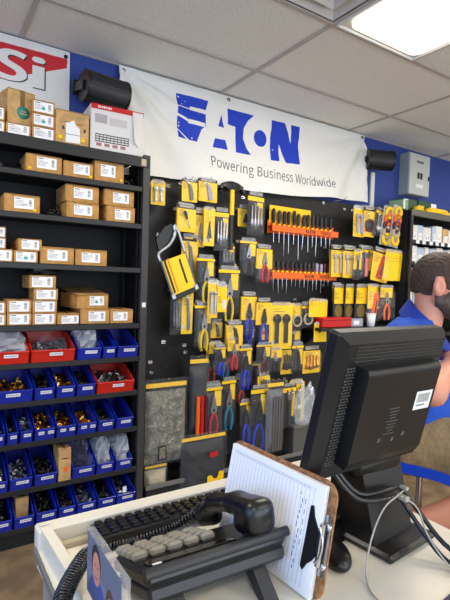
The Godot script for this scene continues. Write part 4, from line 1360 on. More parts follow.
func packs() -> void:
	for r in [
		["tool_pack", "yellow card pack hanging alone at the top left of the pegboard", 1.1647, 1.9126, 0.0899, 0.1403, -2.56, 0, "card_plain", "key", "white"],
		["tool_pack", "yellow carded tool, first of the pair under the banner", 1.3587, 1.9474, 0.1031, 0.1382, -2.53, 0, "card_0", "blade", "grey"],
		["tool_pack", "yellow carded tool with bluish handle, second of the pair under banner", 1.4993, 1.9711, 0.1345, 0.1427, -2.55, 0, "card_0", "blade", "lavender"],
		["tool_pack", "yellow carded stubby screwdriver, above the clamshell with a diagonal tool", 1.3277, 1.7831, 0.1286, 0.1607, -2.5, 0, "card_0", "driver", "black"],
		["tool_pack", "yellow card with a grey step drill bit, left of two alike", 1.4448, 1.7707, 0.0713, 0.2282, -2.54, 0, "card_0", "spike", "grey"],
		["tool_pack", "yellow card with a dark step drill bit, right of two alike", 1.4875, 1.7831, 0.0755, 0.2335, -2.5, 0, "card_plain", "spike", "charcoal"],
		["tool_pack", "tall clear pack of silver bits beside the step drill cards", 1.5969, 1.7925, 0.1054, 0.2657, -2.53, 0, "card_4", "bits", "silver"],
		["tool_pack", "tall clamshell with a diagonal grey tool on yellow, beside the hacksaw", 1.3768, 1.6107, 0.1185, 0.2756, -2.54, 0, "card_0", "blade", "grey"],
		["tool_pack", "small yellow card with a dark blade, right of the long bar", 1.7975, 1.8382, 0.1136, 0.1384, -2.56, 0, "card_0", "spike", "charcoal"],
		["tool_pack", "tall clear pack of silver drill bits beside the upper orange rack", 1.8396, 1.9203, 0.1388, 0.2807, -2.5, 0, "card_4", "bits", "silver"],
		["tool_pack", "clear pack with a yellow strip below the silver bit pack", 1.6576, 1.5762, 0.1238, 0.1486, -2.55, 0, "card_4", "bits", "grey"],
		["tool_pack", "clear pack of black handled pliers, left of the red handled pair", 1.8042, 1.6176, 0.1298, 0.25, -2.52, 0, "card_4", "pliers", "charcoal"],
		["tool_pack", "clear pack of red handled pliers, beside the lower orange rack", 1.9543, 1.5829, 0.1372, 0.2583, -2.54, 0, "card_0", "pliers", "red"],
		["tool_pack", "clamshell with yellow cable cutter grips below the silver bit pack", 1.4716, 1.4863, 0.1364, 0.2783, -2.5, 0, "card_4", "pliers_long", "yellow_grip"],
		["tool_pack", "yellow pack with two white hang tags beside the yellow cutters", 1.5052, 1.3394, 0.0723, 0.2347, -2.46, 0, "card_2", "key", "silver"],
		["tool_pack", "narrow yellow card overlapping the large black and yellow clamshell", 1.5645, 1.3164, 0.0738, 0.1743, -2.45, 0, "card_2", "none", "black"],
		["tool_pack", "large clamshell with yellow handled pliers on black", 1.6476, 1.4261, 0.1649, 0.3331, -2.5, 0, "card_4", "pliers_long", "yellow_grip"],
		["tool_pack", "clear pack of dark nut drivers low under the hacksaw", 1.2954, 1.2783, 0.0948, 0.2794, -2.53, 0, "card_4", "bits", "grey"],
		["tool_pack", "clamshell with grey pliers on a yellow wedge under the hacksaw", 1.3509, 1.2861, 0.0756, 0.2798, -2.5, 0, "card_plain", "blade", "grey"],
		["tool_pack", "clamshell with long yellow grips, left of the pouch column", 1.4573, 1.196, 0.1288, 0.2855, -2.49, 0, "card_4", "pliers_long", "yellow_grip"],
		["tool_pack", "small yellow carded tool between the yellow grips and a dark clamp", 1.5934, 1.0835, 0.0836, 0.1166, -2.55, 0, "card_0", "blade", "charcoal"],
		["tool_pack", "yellow card with dark locking pliers below the large clamshell", 1.6877, 1.0747, 0.1245, 0.1552, -2.48, 0, "card_0", "blade", "black"],
		["tool_pack", "clear pack of blue handled pliers, left of two alike", 1.8177, 1.262, 0.1185, 0.2993, -2.51, 0, "card_0", "pliers_long", "blue"],
		["tool_pack", "clear pack of blue handled pliers, right of two alike", 1.9269, 1.2239, 0.1271, 0.2902, -2.49, 0, "card_0", "pliers_long", "blue"],
		["tool_pack", "clear pack of purple handled snips under the blue pliers", 1.9297, 0.9285, 0.1274, 0.2104, -2.48, 0, "card_4", "pliers", "purple"],
		["tool_pack", "big yellow card with dark tools in the middle of the pegboard", 2.0876, 1.1969, 0.1927, 0.3203, -2.5, 0, "card_plain", "key", "black"],
		["tool_pack", "black pack with a tan ring, left of two alike", 2.255, 1.1886, 0.1045, 0.1944, -2.53, 0, "card_1", "ring", "beige"],
		["tool_pack", "black pack with a tan ring, right of two alike", 2.3421, 1.1897, 0.1072, 0.1744, -2.51, 0, "card_4", "ring", "beige"],
		["tool_pack", "dark card pack with black grips under the big yellow card", 2.0414, 0.8864, 0.115, 0.1739, -2.5, 0, "card_1", "pliers", "black"],
		["tool_pack", "black and yellow brush pack under the tan ring packs", 2.1711, 0.8915, 0.1111, 0.2001, -2.52, 0, "card_3", "bits", "charcoal"],
		["tool_pack", "yellow carded dark tool under the tan rings, left of the key pack", 2.26, 0.9101, 0.1048, 0.2097, -2.51, 0, "card_4", "blade", "black"],
		["tool_pack", "small yellow and dark key pack beside the computer screen", 2.3883, 0.8764, 0.1686, 0.1916, -2.5, 0, "card_3", "bits", "brass"],
		["tool_pack", "dark clamshell with maroon grips, left in the low middle cluster", 1.5571, 0.9488, 0.0895, 0.1914, -2.5, 0, "card_1", "pliers", "maroon"],
		["tool_pack", "dark clamshell with blue grips in the low middle cluster", 1.5698, 0.928, 0.0893, 0.1771, -2.46, 0, "card_4", "pliers_long", "blue"],
		["tool_pack", "clamshell with bright red grips in the low middle cluster", 1.6738, 0.9732, 0.0929, 0.2132, -2.47, 0, "card_1", "pliers", "red"],
		["tool_pack", "clamshell with blue grips and a yellow strip in the low middle cluster", 1.7899, 0.9137, 0.1053, 0.2793, -2.49, 0, "card_4", "pliers_long", "blue"],
		["tool_pack", "clear pack of red handled pliers left of the teal handled pair", 1.5256, 0.6862, 0.1396, 0.3103, -2.46, 0, "card_4", "pliers_long", "red"],
		["tool_pack", "clear pack of teal handled pliers above the black pouch", 1.664, 0.7127, 0.1165, 0.3273, -2.49, 0, "card_4", "pliers_long", "teal"],
		["tool_pack", "narrow clear pack with blue grips, low behind the clipboard", 1.7851, 0.5607, 0.0972, 0.2805, -2.47, 0, "card_4", "pliers_long", "blue"],
		["tool_pack", "clear pack of deep blue handled pliers, low behind the clipboard", 1.8756, 0.651, 0.1374, 0.4442, -2.44, 0, "card_4", "pliers_long", "blue"],
		["tool_pack", "black file pack with a yellow card beside the steel box", 2.1524, 0.6346, 0.1284, 0.3116, -2.46, 0, "card_4", "wrench", "charcoal"],
		["tool_pack", "yellow carded tool with a black sheath beside the shiny bag", 2.2665, 0.6305, 0.1244, 0.3061, -2.5, 0, "card_plain", "wrench", "black"],
		["tool_pack", "blue headed yellow card pack, left of two at the pegboard top right", 2.8311, 1.9487, 0.1181, 0.2374, -2.5, 0, "card_2", "key", "lavender"],
		["tool_pack", "blue headed yellow card pack with a dark knob, right of two", 2.928, 1.9496, 0.1215, 0.232, -2.48, 0, "card_3", "ring", "maroon"],
		["tool_pack", "clear pack of silver rods between the blue headed and tape packs", 3.0551, 1.947, 0.12, 0.228, -2.47, -0.18, "card_4", "bits", "silver"],
		["tool_pack", "slanted clear pack holding rolls of yellow tape, inner of two", 3.1127, 1.9653, 0.128, 0.3073, -2.44, -0.12, "film_milky", "tapes", "yellow"],
		["tool_pack", "slanted clear pack holding rolls of mixed tape, outer of two", 3.1917, 1.9797, 0.1184, 0.3332, -2.42, -0.12, "film_milky", "tapes", "yellow"],
		["tool_pack", "yellow clamshell, left of two at the right end of the lower rack", 2.632, 1.6281, 0.1277, 0.2335, -2.52, 0, "card_0", "key", "beige"],
		["tool_pack", "yellow clamshell, right of two at the right end of the lower rack", 2.7354, 1.6261, 0.1425, 0.2356, -2.49, 0, "card_0", "key", "beige"],
		["tool_pack", "black adjustable wrench pack beside the yellow clamshells", 2.7794, 1.6044, 0.0776, 0.2275, -2.45, 0, "card_1", "wrench", "black"],
		["tool_pack", "clamshell with a yellow and pink tool beside the black wrench pack", 2.8984, 1.636, 0.1724, 0.248, -2.47, 0, "card_4", "wrench", "pink"],
		["tool_pack", "slanted clamshell with an orange red box cutter", 3.0332, 1.6273, 0.203, 0.2586, -2.43, -0.13, "card_0", "cutter", "red"],
		["tool_pack", "black clamshell with yellow square, first of three in the bottom right row", 2.6328, 1.3342, 0.1172, 0.2566, -2.49, 0, "card_5", "none", "black"],
		["tool_pack", "black clamshell with yellow square, second of three in the bottom right row", 2.7301, 1.3369, 0.1206, 0.2592, -2.47, 0, "card_5", "none", "black"],
		["tool_pack", "black clamshell with yellow square, third of three in the bottom right row", 2.8413, 1.3398, 0.1472, 0.2623, -2.45, 0, "card_5", "none", "black"],
		["tool_pack", "black clamshell with an orange cutter in the bottom right row", 2.9562, 1.3428, 0.1522, 0.2813, -2.43, 0, "card_1", "cutter", "orange"],
		["tool_pack", "clamshell with orange snips at the end of the bottom right row", 3.0807, 1.3382, 0.1699, 0.2774, -2.41, 0, "card_5", "pliers", "orange"],
		["tool_pack", "dark clamshell with red grips beside the long red and orange pouch", 1.5562, 0.8913, 0.0677, 0.2204, -2.55, 0, "card_1", "pliers", "red"],
		["tool_pack", "dark clamshell with purple grips right of the blue strip clamshell", 1.9251, 0.7909, 0.0856, 0.2074, -2.54, 0, "card_4", "pliers", "purple"],
		["tool_pack", "clear pack of black snips just left of the dark brush pack", 2.0078, 0.8536, 0.0881, 0.1965, -2.55, 0, "card_1", "pliers", "black"],
		["tool_pack", "yellow headed pack hanging above the deep blue handled pliers", 1.9287, 0.7273, 0.1104, 0.1428, -2.47, 0, "card_0", "bits", "charcoal"],
		["tool_pack", "small clear pack with blue grips above the purple snips", 1.8505, 1.0249, 0.0916, 0.1495, -2.55, 0, "card_4", "pliers", "blue"],
		["tool_pack", "dark pack with teal grips in the low middle cluster", 1.6673, 0.8723, 0.0783, 0.1851, -2.55, 0, "card_1", "pliers", "teal"],
		["tool_pack", "narrow yellow card just left of the big yellow card", 1.9994, 1.1872, 0.0788, 0.25, -2.55, 0, "card_3", "wrench", "black"],
		["tool_pack", "black pack with yellow rim directly under the tan ring packs", 2.2236, 1.0231, 0.1602, 0.1442, -2.54, 0, "card_1", "wrench", "charcoal"],
		["tool_pack", "dark pack with red grips right of the teal handled pliers", 1.7834, 0.7082, 0.0896, 0.1889, -2.53, 0, "card_4", "pliers", "red"],
		["tool_pack", "clear pack of grey drill bits under the clear yellow strip pack", 1.6834, 1.4613, 0.1096, 0.1306, -2.56, 0, "card_4", "bits", "grey"],
		["tool_pack", "yellow card with a dark clamp left of the yellow cable cutters", 1.406, 1.3854, 0.0779, 0.1244, -2.56, 0, "card_plain", "wrench", "charcoal"],
	]:
		var o := pack(r[0], r[1], r[2], r[3], r[4], r[5], r[6], r[7], r[8], r[9], r[10])
		if r[6] > -2.57 and rng.randf() < 0.55:     # a second one of the same on the hook, seen past the edge of the first
			var c := o.duplicate()
			c.name = numbered(r[0])
			add_child(c)
			c.position += Vector3(rng.randf_range(0.004, 0.014), rng.randf_range(0.0, 0.012), -0.030)
			c.rotation.y += 0.06
			tag(c, "one behind the " + r[1])
	for r in [
		["thin yellow card pack, first from the left in the row above the red case", 2.3443, 1.2277, 0.0567, 0.1293, -2.47, 0],
		["thin yellow card pack, second from the left in the row above the red case", 2.3872, 1.2256, 0.0575, 0.1282, -2.482, 0],
		["thin yellow card pack, third from the left in the row above the red case", 2.4307, 1.2234, 0.0583, 0.1271, -2.494, 0],
		["thin yellow card pack, fourth from the left in the row above the red case", 2.4748, 1.2212, 0.0592, 0.126, -2.506, 0],
		["thin yellow card pack, fifth from the left in the row above the red case", 2.5197, 1.219, 0.06, 0.1249, -2.518, 0],
		["thin yellow card pack, first from the left in the small stack above the computer screen", 2.3773, 1.0564, 0.0466, 0.1372, -2.45, 0],
		["thin yellow card pack, second from the left in the small stack above the computer screen", 2.4137, 1.053, 0.0472, 0.1361, -2.462, 0],
		["thin yellow card pack, third from the left in the small stack above the computer screen", 2.4505, 1.0495, 0.0477, 0.1349, -2.474, 0],
		["thin yellow card pack, fourth from the left in the small stack above the computer screen", 2.4878, 1.0459, 0.0483, 0.1337, -2.486, 0],
		["thin yellow card pack, first from the left in the slanted row beside the right shelving", 3.0796, 1.6212, 0.0638, 0.243, -2.4, -0.12],
		["thin yellow card pack, second from the left in the slanted row beside the right shelving", 3.1292, 1.6223, 0.0648, 0.2427, -2.412, -0.12],
		["thin yellow card pack, third from the left in the slanted row beside the right shelving", 3.1796, 1.6233, 0.0657, 0.2425, -2.424, -0.12],
		["thin yellow card pack, fourth from the left in the slanted row beside the right shelving", 3.2307, 1.6244, 0.0667, 0.2422, -2.436, -0.12],
		["thin yellow card pack, fifth from the left in the slanted row beside the right shelving", 3.2825, 1.6255, 0.0677, 0.2418, -2.448, -0.12],
	]:
		if r[0].contains("first"): hook("hook at the first card of " + r[0].substr(r[0].find(" in the ") + 4), r[1], r[2], r[5])
		pack("card_pack", r[0], r[1], r[2], r[3], r[4], r[5], r[6], "card_plain", "none", "")
	for r in [
		["grey camouflage cloth pouch with a yellow header, low at left", 1.1899, 0.7629, 0.2763, 0.5016, -2.44, "camo", "yellow"],
		["beige printed pouch in clear plastic below the camouflage one", 1.1434, 0.2705, 0.1465, 0.2979, -2.46, "beige", "yellow"],
		["large black pouch in crinkled clear plastic with yellow label", 1.4352, 0.4187, 0.3247, 0.4025, -2.41, "black", "yellow"],
		["long clear pouch of red and orange grips under a yellow header", 1.4261, 0.8771, 0.1348, 0.4923, -2.48, "charcoal", "yellow"],
		["tall clear pouch of long grey blades with a yellow header", 1.9838, 0.6921, 0.1466, 0.4978, -2.42, "grey", "yellow"],
	]: pouch(r[0], r[1], r[2], r[3], r[4], r[5], r[6], r[7])
	var cm := get_node("tool_pouch") as Node3D
	plate("label_patch", cm, 0.05, 0.085, Vector3(-0.035, -0.5016 * 0.84, 0.046), M.charcoal, 0.002, 0.03)
	plate("label_print", cm, 0.036, 0.066, Vector3(-0.035, -0.5016 * 0.84, 0.0475), M.camo, 0.001, 0.03)
	var bp := get_node("tool_pouch_002") as Node3D
	plate("red_label", bp, 0.055, 0.030, Vector3(0.045, -0.4025 * 0.32, 0.052), M.red, 0.002, 0.1)
	var s := st()
	prism(s, PackedVector2Array([Vector2(-0.055, -0.035), Vector2(0.058, -0.028), Vector2(0.062, 0.045), Vector2(0.03, 0.05), Vector2(0.016, 0.012), Vector2(-0.006, 0.010), Vector2(-0.03, 0.036), Vector2(-0.054, 0.03)]), 0, 0.003)
	var yl := obj("yellow_label", s, M.yellow, bp)
	yl.position = Vector3(0.058, -0.4025 * 0.72, 0.050)
	var lp := get_node("tool_pouch_003") as Node3D
	for q in [[-0.022, "orange"], [0.006, "red"], [0.030, "maroon"]]:
		s = st()
		tube(s, [Vector3(q[0], -0.4923 * 0.50, 0.05), Vector3(q[0] * 1.1, -0.4923 * 0.97, 0.05)], 0.0125, 8)
		obj("grip", s, M[q[1]], lp)
	var gl := get_node("tool_pouch_004") as Node3D
	for k in 4:
		s = st()
		box(s, Vector3((k - 1.5) * 0.022, -0.4978 * 0.58, 0.046), Vector3(0.012, 0.4978 * 0.74, 0.004), 0.001)
		obj("blade", s, M.steel, gl)
	# hacksaw hanging askew in its yellow sleeve
	var hs := thing("hacksaw", "silver framed hacksaw with a yellow sleeve hanging askew", "saw", Vector3(1.2167, 1.4824, -2.46))
	hs.rotation.z = 0.38
	hook("hook for the silver framed hacksaw with a yellow sleeve", Vector3(1.2167, 1.4824, -2.46).x, Vector3(1.2167, 1.4824, -2.46).y + 0.14, Vector3(1.2167, 1.4824, -2.46).z)
	s = st()
	tube(s, spline([Vector3(-0.085, -0.02, 0), Vector3(-0.08, 0.03, 0), Vector3(0.0, 0.055, 0), Vector3(0.055, 0.10, 0), Vector3(0.07, 0.15, 0)], 14), 0.011, 8, 0.7)
	tube(s, [Vector3(0.075, 0.155, 0), Vector3(0.085, 0.10, 0), Vector3(0.082, -0.01, 0)], 0.009, 8, 0.7)
	obj("frame", s, M.silver, hs)
	s = st()
	prism(s, PackedVector2Array([Vector2(-0.075, 0.045), Vector2(0.0, 0.075), Vector2(0.045, 0.12), Vector2(0.055, 0.165), Vector2(0.0, 0.16), Vector2(-0.07, 0.11)]), -0.008, 0.008)
	obj("grip", s, M.black_plastic, hs)
	s = st()
	box(s, Vector3(0.0, -0.125, 0.008), Vector3(0.155, 0.21, 0.006), 0.001)
	obj("sleeve", s, M.card_plain, hs)
	for q in [[-0.064, 0.012, "black"], [0.03, 0.012, "black"], [-0.042, 0.006, "orange"]]:
		s = st()
		box(s, Vector3(q[0], -0.115, 0.0125), Vector3(q[1], 0.15 if q[0] > 0 else 0.205, 0.003), 0.001)
		obj("printed_stripe", s, M[q[2]], hs)
	s = st()
	box(s, Vector3(0.0, -0.245, 0.004), Vector3(0.175, 0.03, 0.02), 0.004)
	obj("spine", s, M.black_plastic, hs)
	s = st()
	for sg in [-1.0, 1.0]: box(s, Vector3(sg * 0.08, -0.235, 0.004), Vector3(0.028, 0.034, 0.024), 0.004)
	obj("blade_clamp", s, M.silver, hs)
	s = st()
	for sg in [-1.0, 1.0]: box(s, Vector3(sg * 0.082, -0.12, 0.004), Vector3(0.012, 0.22, 0.012), 0.002)
	obj("frame_rail", s, M.grey, hs)
	for r in [
		["long bare wire hook below the hacksaw on the empty pegboard", 1.2664, 0.9424],
		["long bare wire hook above the camouflage pouch", 1.1816, 0.822],
		["long bare wire hook high beside the lone yellow card pack", 1.2737, 1.9136],
		["long bare wire hook above the empty right part of the pegboard", 2.5959, 1.9646],
		["long bare wire hook above the long red and orange pouch", 1.4155, 0.9165],
	]:
		s = st()
		tube(s, [Vector3(0, 0, 0), Vector3(0, -0.004, 0.20), Vector3(0, 0.004, 0.225), Vector3(0, 0.018, 0.235)], 0.0022, 6)
		box(s, Vector3(0, 0, 0.002), Vector3(0.03, 0.022, 0.003), 0.001)
		var eh := obj("peg_hook", s, M.chrome)
		eh.position = Vector3(r[1], r[2], PEG_Z + 0.002)
		tag(eh, r[0], "hook", "wire hooks of the pegboard")
	# a long two-tone bar and a coil above it
	var lb := thing("cable_bar", "long bar with a yellow upper half and dark lower half hanging beside drill packs", "tool", Vector3(1.6639, 1.9195, -2.52))
	s = st()
	tube(s, [Vector3(0, 0, 0), Vector3(0, -0.3823 * 0.42, 0)], 0.016, 10, 0.8)
	obj("yellow_sleeve", s, M.yellow, lb)
	s = st()
	tube(s, [Vector3(0, -0.3823 * 0.42, 0), Vector3(0, -0.3823, 0)], 0.015, 10, 0.8)
	obj("shaft", s, M.charcoal, lb)
	hook("hook for the long bar with a yellow upper half", Vector3(1.6639, 1.9195, -2.52).x, Vector3(1.6639, 1.9195, -2.52).y + 0.03, Vector3(1.6639, 1.9195, -2.52).z - 0.03)
	var cl := thing("goggles", "dark curved safety goggles hanging just below the banner", "goggles", Vector3(1.6732, 1.9439, -2.54))
	s = st()
	for k in 2:
		tube(s, spline([Vector3(-0.085, -0.02, -k * 0.02), Vector3(-0.06, 0.012, -k * 0.02), Vector3(0, 0.026, -k * 0.02), Vector3(0.06, 0.012, -k * 0.02), Vector3(0.095, -0.03, -k * 0.02)], 12), 0.011, 8)
	obj("frame", s, M.black_gloss, cl)
	s = st()
	var lens := func(u: float, v: float) -> Vector3: return Vector3(lerpf(-0.075, 0.085, u), 0.02 - 0.05 * v * sin(PI * clampf(u, 0.05, 0.95)) - 0.02 * absf(u - 0.5), 0.012 + 0.012 * sin(PI * u))
	sheet(s, 14, 4, lens)
	obj("lens", s, M.black_gloss, cl)
	hook("hook for the dark curved safety goggles", Vector3(1.6732, 1.9439, -2.54).x, Vector3(1.6732, 1.9439, -2.54).y + 0.03, Vector3(1.6732, 1.9439, -2.54).z - 0.04)
	# clear bag, steel box and the red case low down
	var sb := obj("clear_bag", crumple(0.17, 0.30, 0.06, 0.4, 9), M.film_bag)
	sb.position = Vector3(2.2838, 0.3167, -2.44)
	tag(sb, "shiny clear plastic bag hanging low beside the computer screen", "bag")
	hook("hook for the shiny clear plastic bag", Vector3(2.2838, 0.3167, -2.44).x, Vector3(2.2838, 0.3167, -2.44).y + 0.30, Vector3(2.2838, 0.3167, -2.44).z)
	var gb := thing("steel_box", "plain grey steel box on the base deck under the packaged tools", "box", Vector3(2.2563, 0.1405, -2.46))
	s = st()
	box(s, Vector3(0, 0.10, 0), Vector3(0.21, 0.20, 0.12), 0.004)
	obj("body", s, M.grey_steel, gb)
	s = st()
	box(s, Vector3(0, 0.195, 0.003), Vector3(0.216, 0.02, 0.124), 0.003)
	obj("lid", s, M.grey_steel, gb)

func racks() -> void:
	for r in [
		["orange screwdriver rack with dark lettering, upper of two", 2.0285, 1.7162, -2.56, 0.644, 13, true, "upper", 1.1, 1.1],
		["orange screwdriver rack with dark lettering, lower of two", 2.0416, 1.39, -2.56, 0.6277, 14, false, "lower", 0.85, 0.72],
	]:
		var w: float = r[4]
		var t := thing("screwdriver_rack", r[0], "rack", Vector3(r[1], r[2], r[3]))
		var s := st()
		span(s, Vector3(0, -0.022, 0.0), Vector3(w, 0.022, 0.006), 0.002)
		span(s, Vector3(0, 0.014, -0.05), Vector3(w, 0.022, 0.004), 0.002)
		span(s, Vector3(0, -0.03, -0.055), Vector3(w, 0.06, -0.05), 0.001)
		obj("bar", s, M.orange, t)
		for k in 2:
			var tm := TextMesh.new()
			tm.text = ["KLEIN", "TOOLS"][k]
			var f := SystemFont.new()
			f.font_names = ["Droid Sans"]
			f.font_weight = 700
			tm.font = f
			tm.font_size = 32
			tm.depth = 0.05
			tm.pixel_size = 0.00105
			var o := child("lettering", tm, M.black, t, Transform3D(Basis.from_scale(Vector3(1, 1, 0.02)), Vector3(w * (0.55 + 0.24 * k), 0, 0.0068)))
		if r[6]:
			s = st()
			span(s, Vector3(0.01, 0.04, -0.049), Vector3(w * 0.62, 0.165, -0.047))
			obj("header_card", s, M.yellow, t)
		var n: int = r[5]
		for k in n:
			var lab := "%s screwdriver, %s from the left in the %s orange rack" % ["dark handled" if r[6] or k < n - 4 else ["pale blue handled", "pale blue handled", "maroon handled", "dark handled"][k - n + 4], ORD[k], r[7]]
			var sd := thing("screwdriver", lab, "screwdriver", Vector3(r[1] + w * (0.05 + 0.92 * k / n) + rng.randf_range(-0.004, 0.004), r[2] + 0.005, r[3] - 0.022), rng.randf() * 3.0, "screwdrivers in the orange racks")
			sd.rotation.z = rng.randf_range(-0.05, 0.05)
			var col := "black" if rng.randf() < 0.6 else "charcoal"
			if not r[6] and k >= n - 4: col = ["lavender", "lavender", "maroon", "charcoal"][k - n + 4]
			var hh: float = rng.randf_range(0.105, 0.125) * r[8]
			var sl: float = rng.randf_range(0.09, 0.20) * r[9]
			s = st()
			lathe(s, [Vector2(0, hh), Vector2(0.010, hh - 0.002), Vector2(0.014, hh * 0.86), Vector2(0.0125, hh * 0.45), Vector2(0.009, hh * 0.22), Vector2(0.011, hh * 0.14), Vector2(0.011, 0.012)], 8, Transform3D.IDENTITY)
			obj("handle", s, M[col], sd)
			s = st()
			lathe(s, [Vector2(0.0115, 0.03), Vector2(0.012, 0.018), Vector2(0.009, 0.010), Vector2(0.004, 0.008)], 8)
			obj("collar", s, M.yellow, sd)
			s = st()
			lathe(s, [Vector2(0.0036, 0.012), Vector2(0.0036, -sl), Vector2(0.0018, -sl - 0.006), Vector2(0, -sl - 0.006)], 6)
			obj("shaft", s, M.chrome, sd)

var ORD := ["first", "second", "third", "fourth", "fifth", "sixth", "seventh", "eighth", "ninth", "tenth", "eleventh", "twelfth", "thirteenth", "fourteenth", "fifteenth", "sixteenth"]

# ------------------------------------------------------------------ shelving on the right
func right_shelving() -> void:
	var x0 := 3.31
	var t := thing("shelving_unit", "black steel shelving unit with white cartons at the right behind the clerk", "shelving", Vector3(x0, 0, WALL_Z))
	var w := 1.22
	var s := st()
	span(s, Vector3(0, 0.0, 0.004), Vector3(w, 1.96, 0.014))
	obj("back_panel", s, M.shelf_back, t)
	for x in [0.0, w - 0.012]:
		s = st()
		span(s, Vector3(x, 0, 0.014), Vector3(x + 0.012, 1.96, 0.30))
		obj("side_panel", s, M.shelf_back, t)
		s = st()
		span(s, Vector3(x - (0.0 if x == 0.0 else 0.02), 0, 0.29), Vector3(x + (0.032 if x == 0.0 else 0.012), 1.965, 0.322), 0.003)
		obj("post", s, M.black_steel, t)
	var ys := [1.965, 1.722, 1.545, 1.37, 1.17, 0.95, 0.70, 0.45, 0.15]
	for i in ys.size():
		s = st()
		span(s, Vector3(0.012, ys[i] - 0.014, 0.014), Vector3(w - 0.012, ys[i], 0.31), 0.002)
		span(s, Vector3(0.0, ys[i] - (0.05 if i == 0 else 0.03), 0.308), Vector3(w, ys[i] + 0.001, 0.324), 0.003)
		obj("deck", s, M.grey_steel if i == 0 else M.black_steel, t)
	var rows := ["top row", "second row", "third row", "fourth row"]
	for i in 4:
		var x := x0 + 0.05
		var k := 0
		while x < x0 + w - 0.14 and k < 9:
			var bw: float = [0.085, 0.085, 0.11, 0.06, 0.10, 0.09][(k + i) % 6]
			var bh: float = [0.125, 0.135, 0.12, 0.13][(k * 3 + i) % 4]
			if i == 0 and k == 4: bh = 0.145
			var b := thing("small_carton", "%s, %s from left, %s of right shelving" % [["white carton", "white carton with grey blue print"][k % 2] if not (i == 0 and k == 5) else "orange beige carton", ORD[k], rows[i]], "box", Vector3(x + bw / 2, ys[i + 1] + 0.001, WALL_Z + 0.295 - rng.randf() * 0.015), 0, "white cartons on the right shelving")
			s = st()
			box(s, Vector3(0, bh / 2, -0.09), Vector3(bw - 0.004, bh, 0.18), 0.002)
			obj("carton", s, (M.carton_white if k % 2 == 0 else M.carton_blue) if not (i == 0 and k == 5) else M.cardboard_pale, b)
			plate("printed_label", b, bw * 0.7, bh * 0.42, Vector3(0, bh * 0.3, 0.0008), M["carton_label_%d" % [3, 0, 3, 4][(k + i) % 4]])
			plate("price_card", t, 0.045, 0.028, Vector3(x + bw / 2 - x0, ys[i + 1] - 0.014, 0.3248), M.paper)
			x += bw
			k += 1
	# goods on top
	for r in [
		["pale green carton lying at the left end of the right shelving top", 3.2826, -0.0849, 0.075, "pale_green", -2.42, 0.1, 0.2],
		["dark green carton with a yellow corner on the right shelving top", 3.3985, 0.1861, 0.1, "green", -2.46, 0, -0.3],
		["dark green carton with a white end on the right shelving top", 3.6533, 0.2703, 0.105, "green", -2.47, 0.05, 0.34],
		["dark green carton at the frame edge on the right shelving top", 3.9558, 0.2773, 0.06, "green", -2.48, 0, 0.3],
	]:
		var b := thing("green_carton", r[0], "box", Vector3(r[1], 1.9665, r[5]), r[6])
		s = st()
		box(s, Vector3(0, r[3] / 2, -0.06), Vector3(r[2], r[3], 0.12), 0.002)
		obj("carton", s, M[r[4]], b)
		plate("end_label", b, r[2] * 0.3, r[3] * 0.9, Vector3(r[2] * r[7], r[3] / 2, 0.0008), M.paper)
		s = st()
		box(s, Vector3(0, r[3] - 0.006, 0.0004), Vector3(r[2] * 0.98, 0.003, 0.0014))
		obj("lid_edge", s, M.black, b)
	for r in [["coil of yellow cable lying on the front edge of the right shelving top", 3.47, 0.05], ["long yellow cable bundle on the right shelving top, right of the coil", 3.72, 0.16]]:
		s = st()
		var pts := []
		for k in 40:
			var a := k * 0.55
			pts.append(Vector3(r[2] * cos(a) * (1.0 + 0.1 * sin(k * 1.7)), 0.010 + 0.0008 * k, 0.03 * sin(a) + 0.005 * sin(k * 2.3)))
		tube(s, pts, 0.007, 6)
		var c := obj("cable_coil", s, M.yellow)
		c.position = Vector3(r[1], 1.966, -2.43)
		tag(c, r[0], "cable")
	# the red case, grey box and white cup on a ledge beyond the screen
	t = thing("ledge", "narrow dark ledge across the pegboard behind the computer screen", "shelf", Vector3(2.36, 0, PEG_Z))
	s = st()
	span(s, Vector3(0, 1.0, 0.0), Vector3(0.82, 1.022, 0.27), 0.003)
	obj("board", s, M.black_steel, t)
	for x in [0.05, 0.74]:
		s = st()
		prism(s, PackedVector2Array([Vector2(0, 1.0), Vector2(0.22, 1.0), Vector2(0.0, 0.85)]), -x - 0.01, -x, Transform3D(Basis(Vector3(0, 0, 1), Vector3.UP, Vector3(-1, 0, 0)), Vector3.ZERO))
		obj("bracket", s, M.black_steel, t)
	var c := thing("red_case", "long red metal case on the ledge beyond the computer screen", "case", Vector3(2.56, 1.0225, -2.42))
	s = st()
	box(s, Vector3(0, 0.036, -0.05), Vector3(0.30, 0.072, 0.10), 0.006)
	obj("case", s, M.red, c)
	s = st()
	box(s, Vector3(0, 0.054, 0.001), Vector3(0.30, 0.004, 0.003), 0.001)
	obj("lid_seam", s, M.maroon, c)
	c = thing("lavender_box", "small lavender grey carton between the red case and the white cup", "box", Vector3(2.78, 1.0225, -2.43))
	s = st()
	box(s, Vector3(0, 0.03, -0.04), Vector3(0.13, 0.06, 0.08), 0.003)
	obj("carton", s, M.lavender, c)
	plate("printed_label", c, 0.06, 0.03, Vector3(-0.01, 0.03, 0.0008), M.paper)
	c = thing("cup", "white paper cup standing at the right end of the ledge", "cup", Vector3(2.92, 1.0225, -2.42))
	s = st()
	lathe(s, [Vector2(0, 0.002), Vector2(0.028, 0.0), Vector2(0.038, 0.10), Vector2(0.036, 0.10), Vector2(0.027, 0.004), Vector2(0, 0.004)], 20)
	obj("body", s, M.white, c)
	s = st()
	lathe(s, [Vector2(0.036, 0.098), Vector2(0.040, 0.098), Vector2(0.041, 0.102), Vector2(0.038, 0.104), Vector2(0.036, 0.098)], 20)
	obj("rim", s, M.white, c)

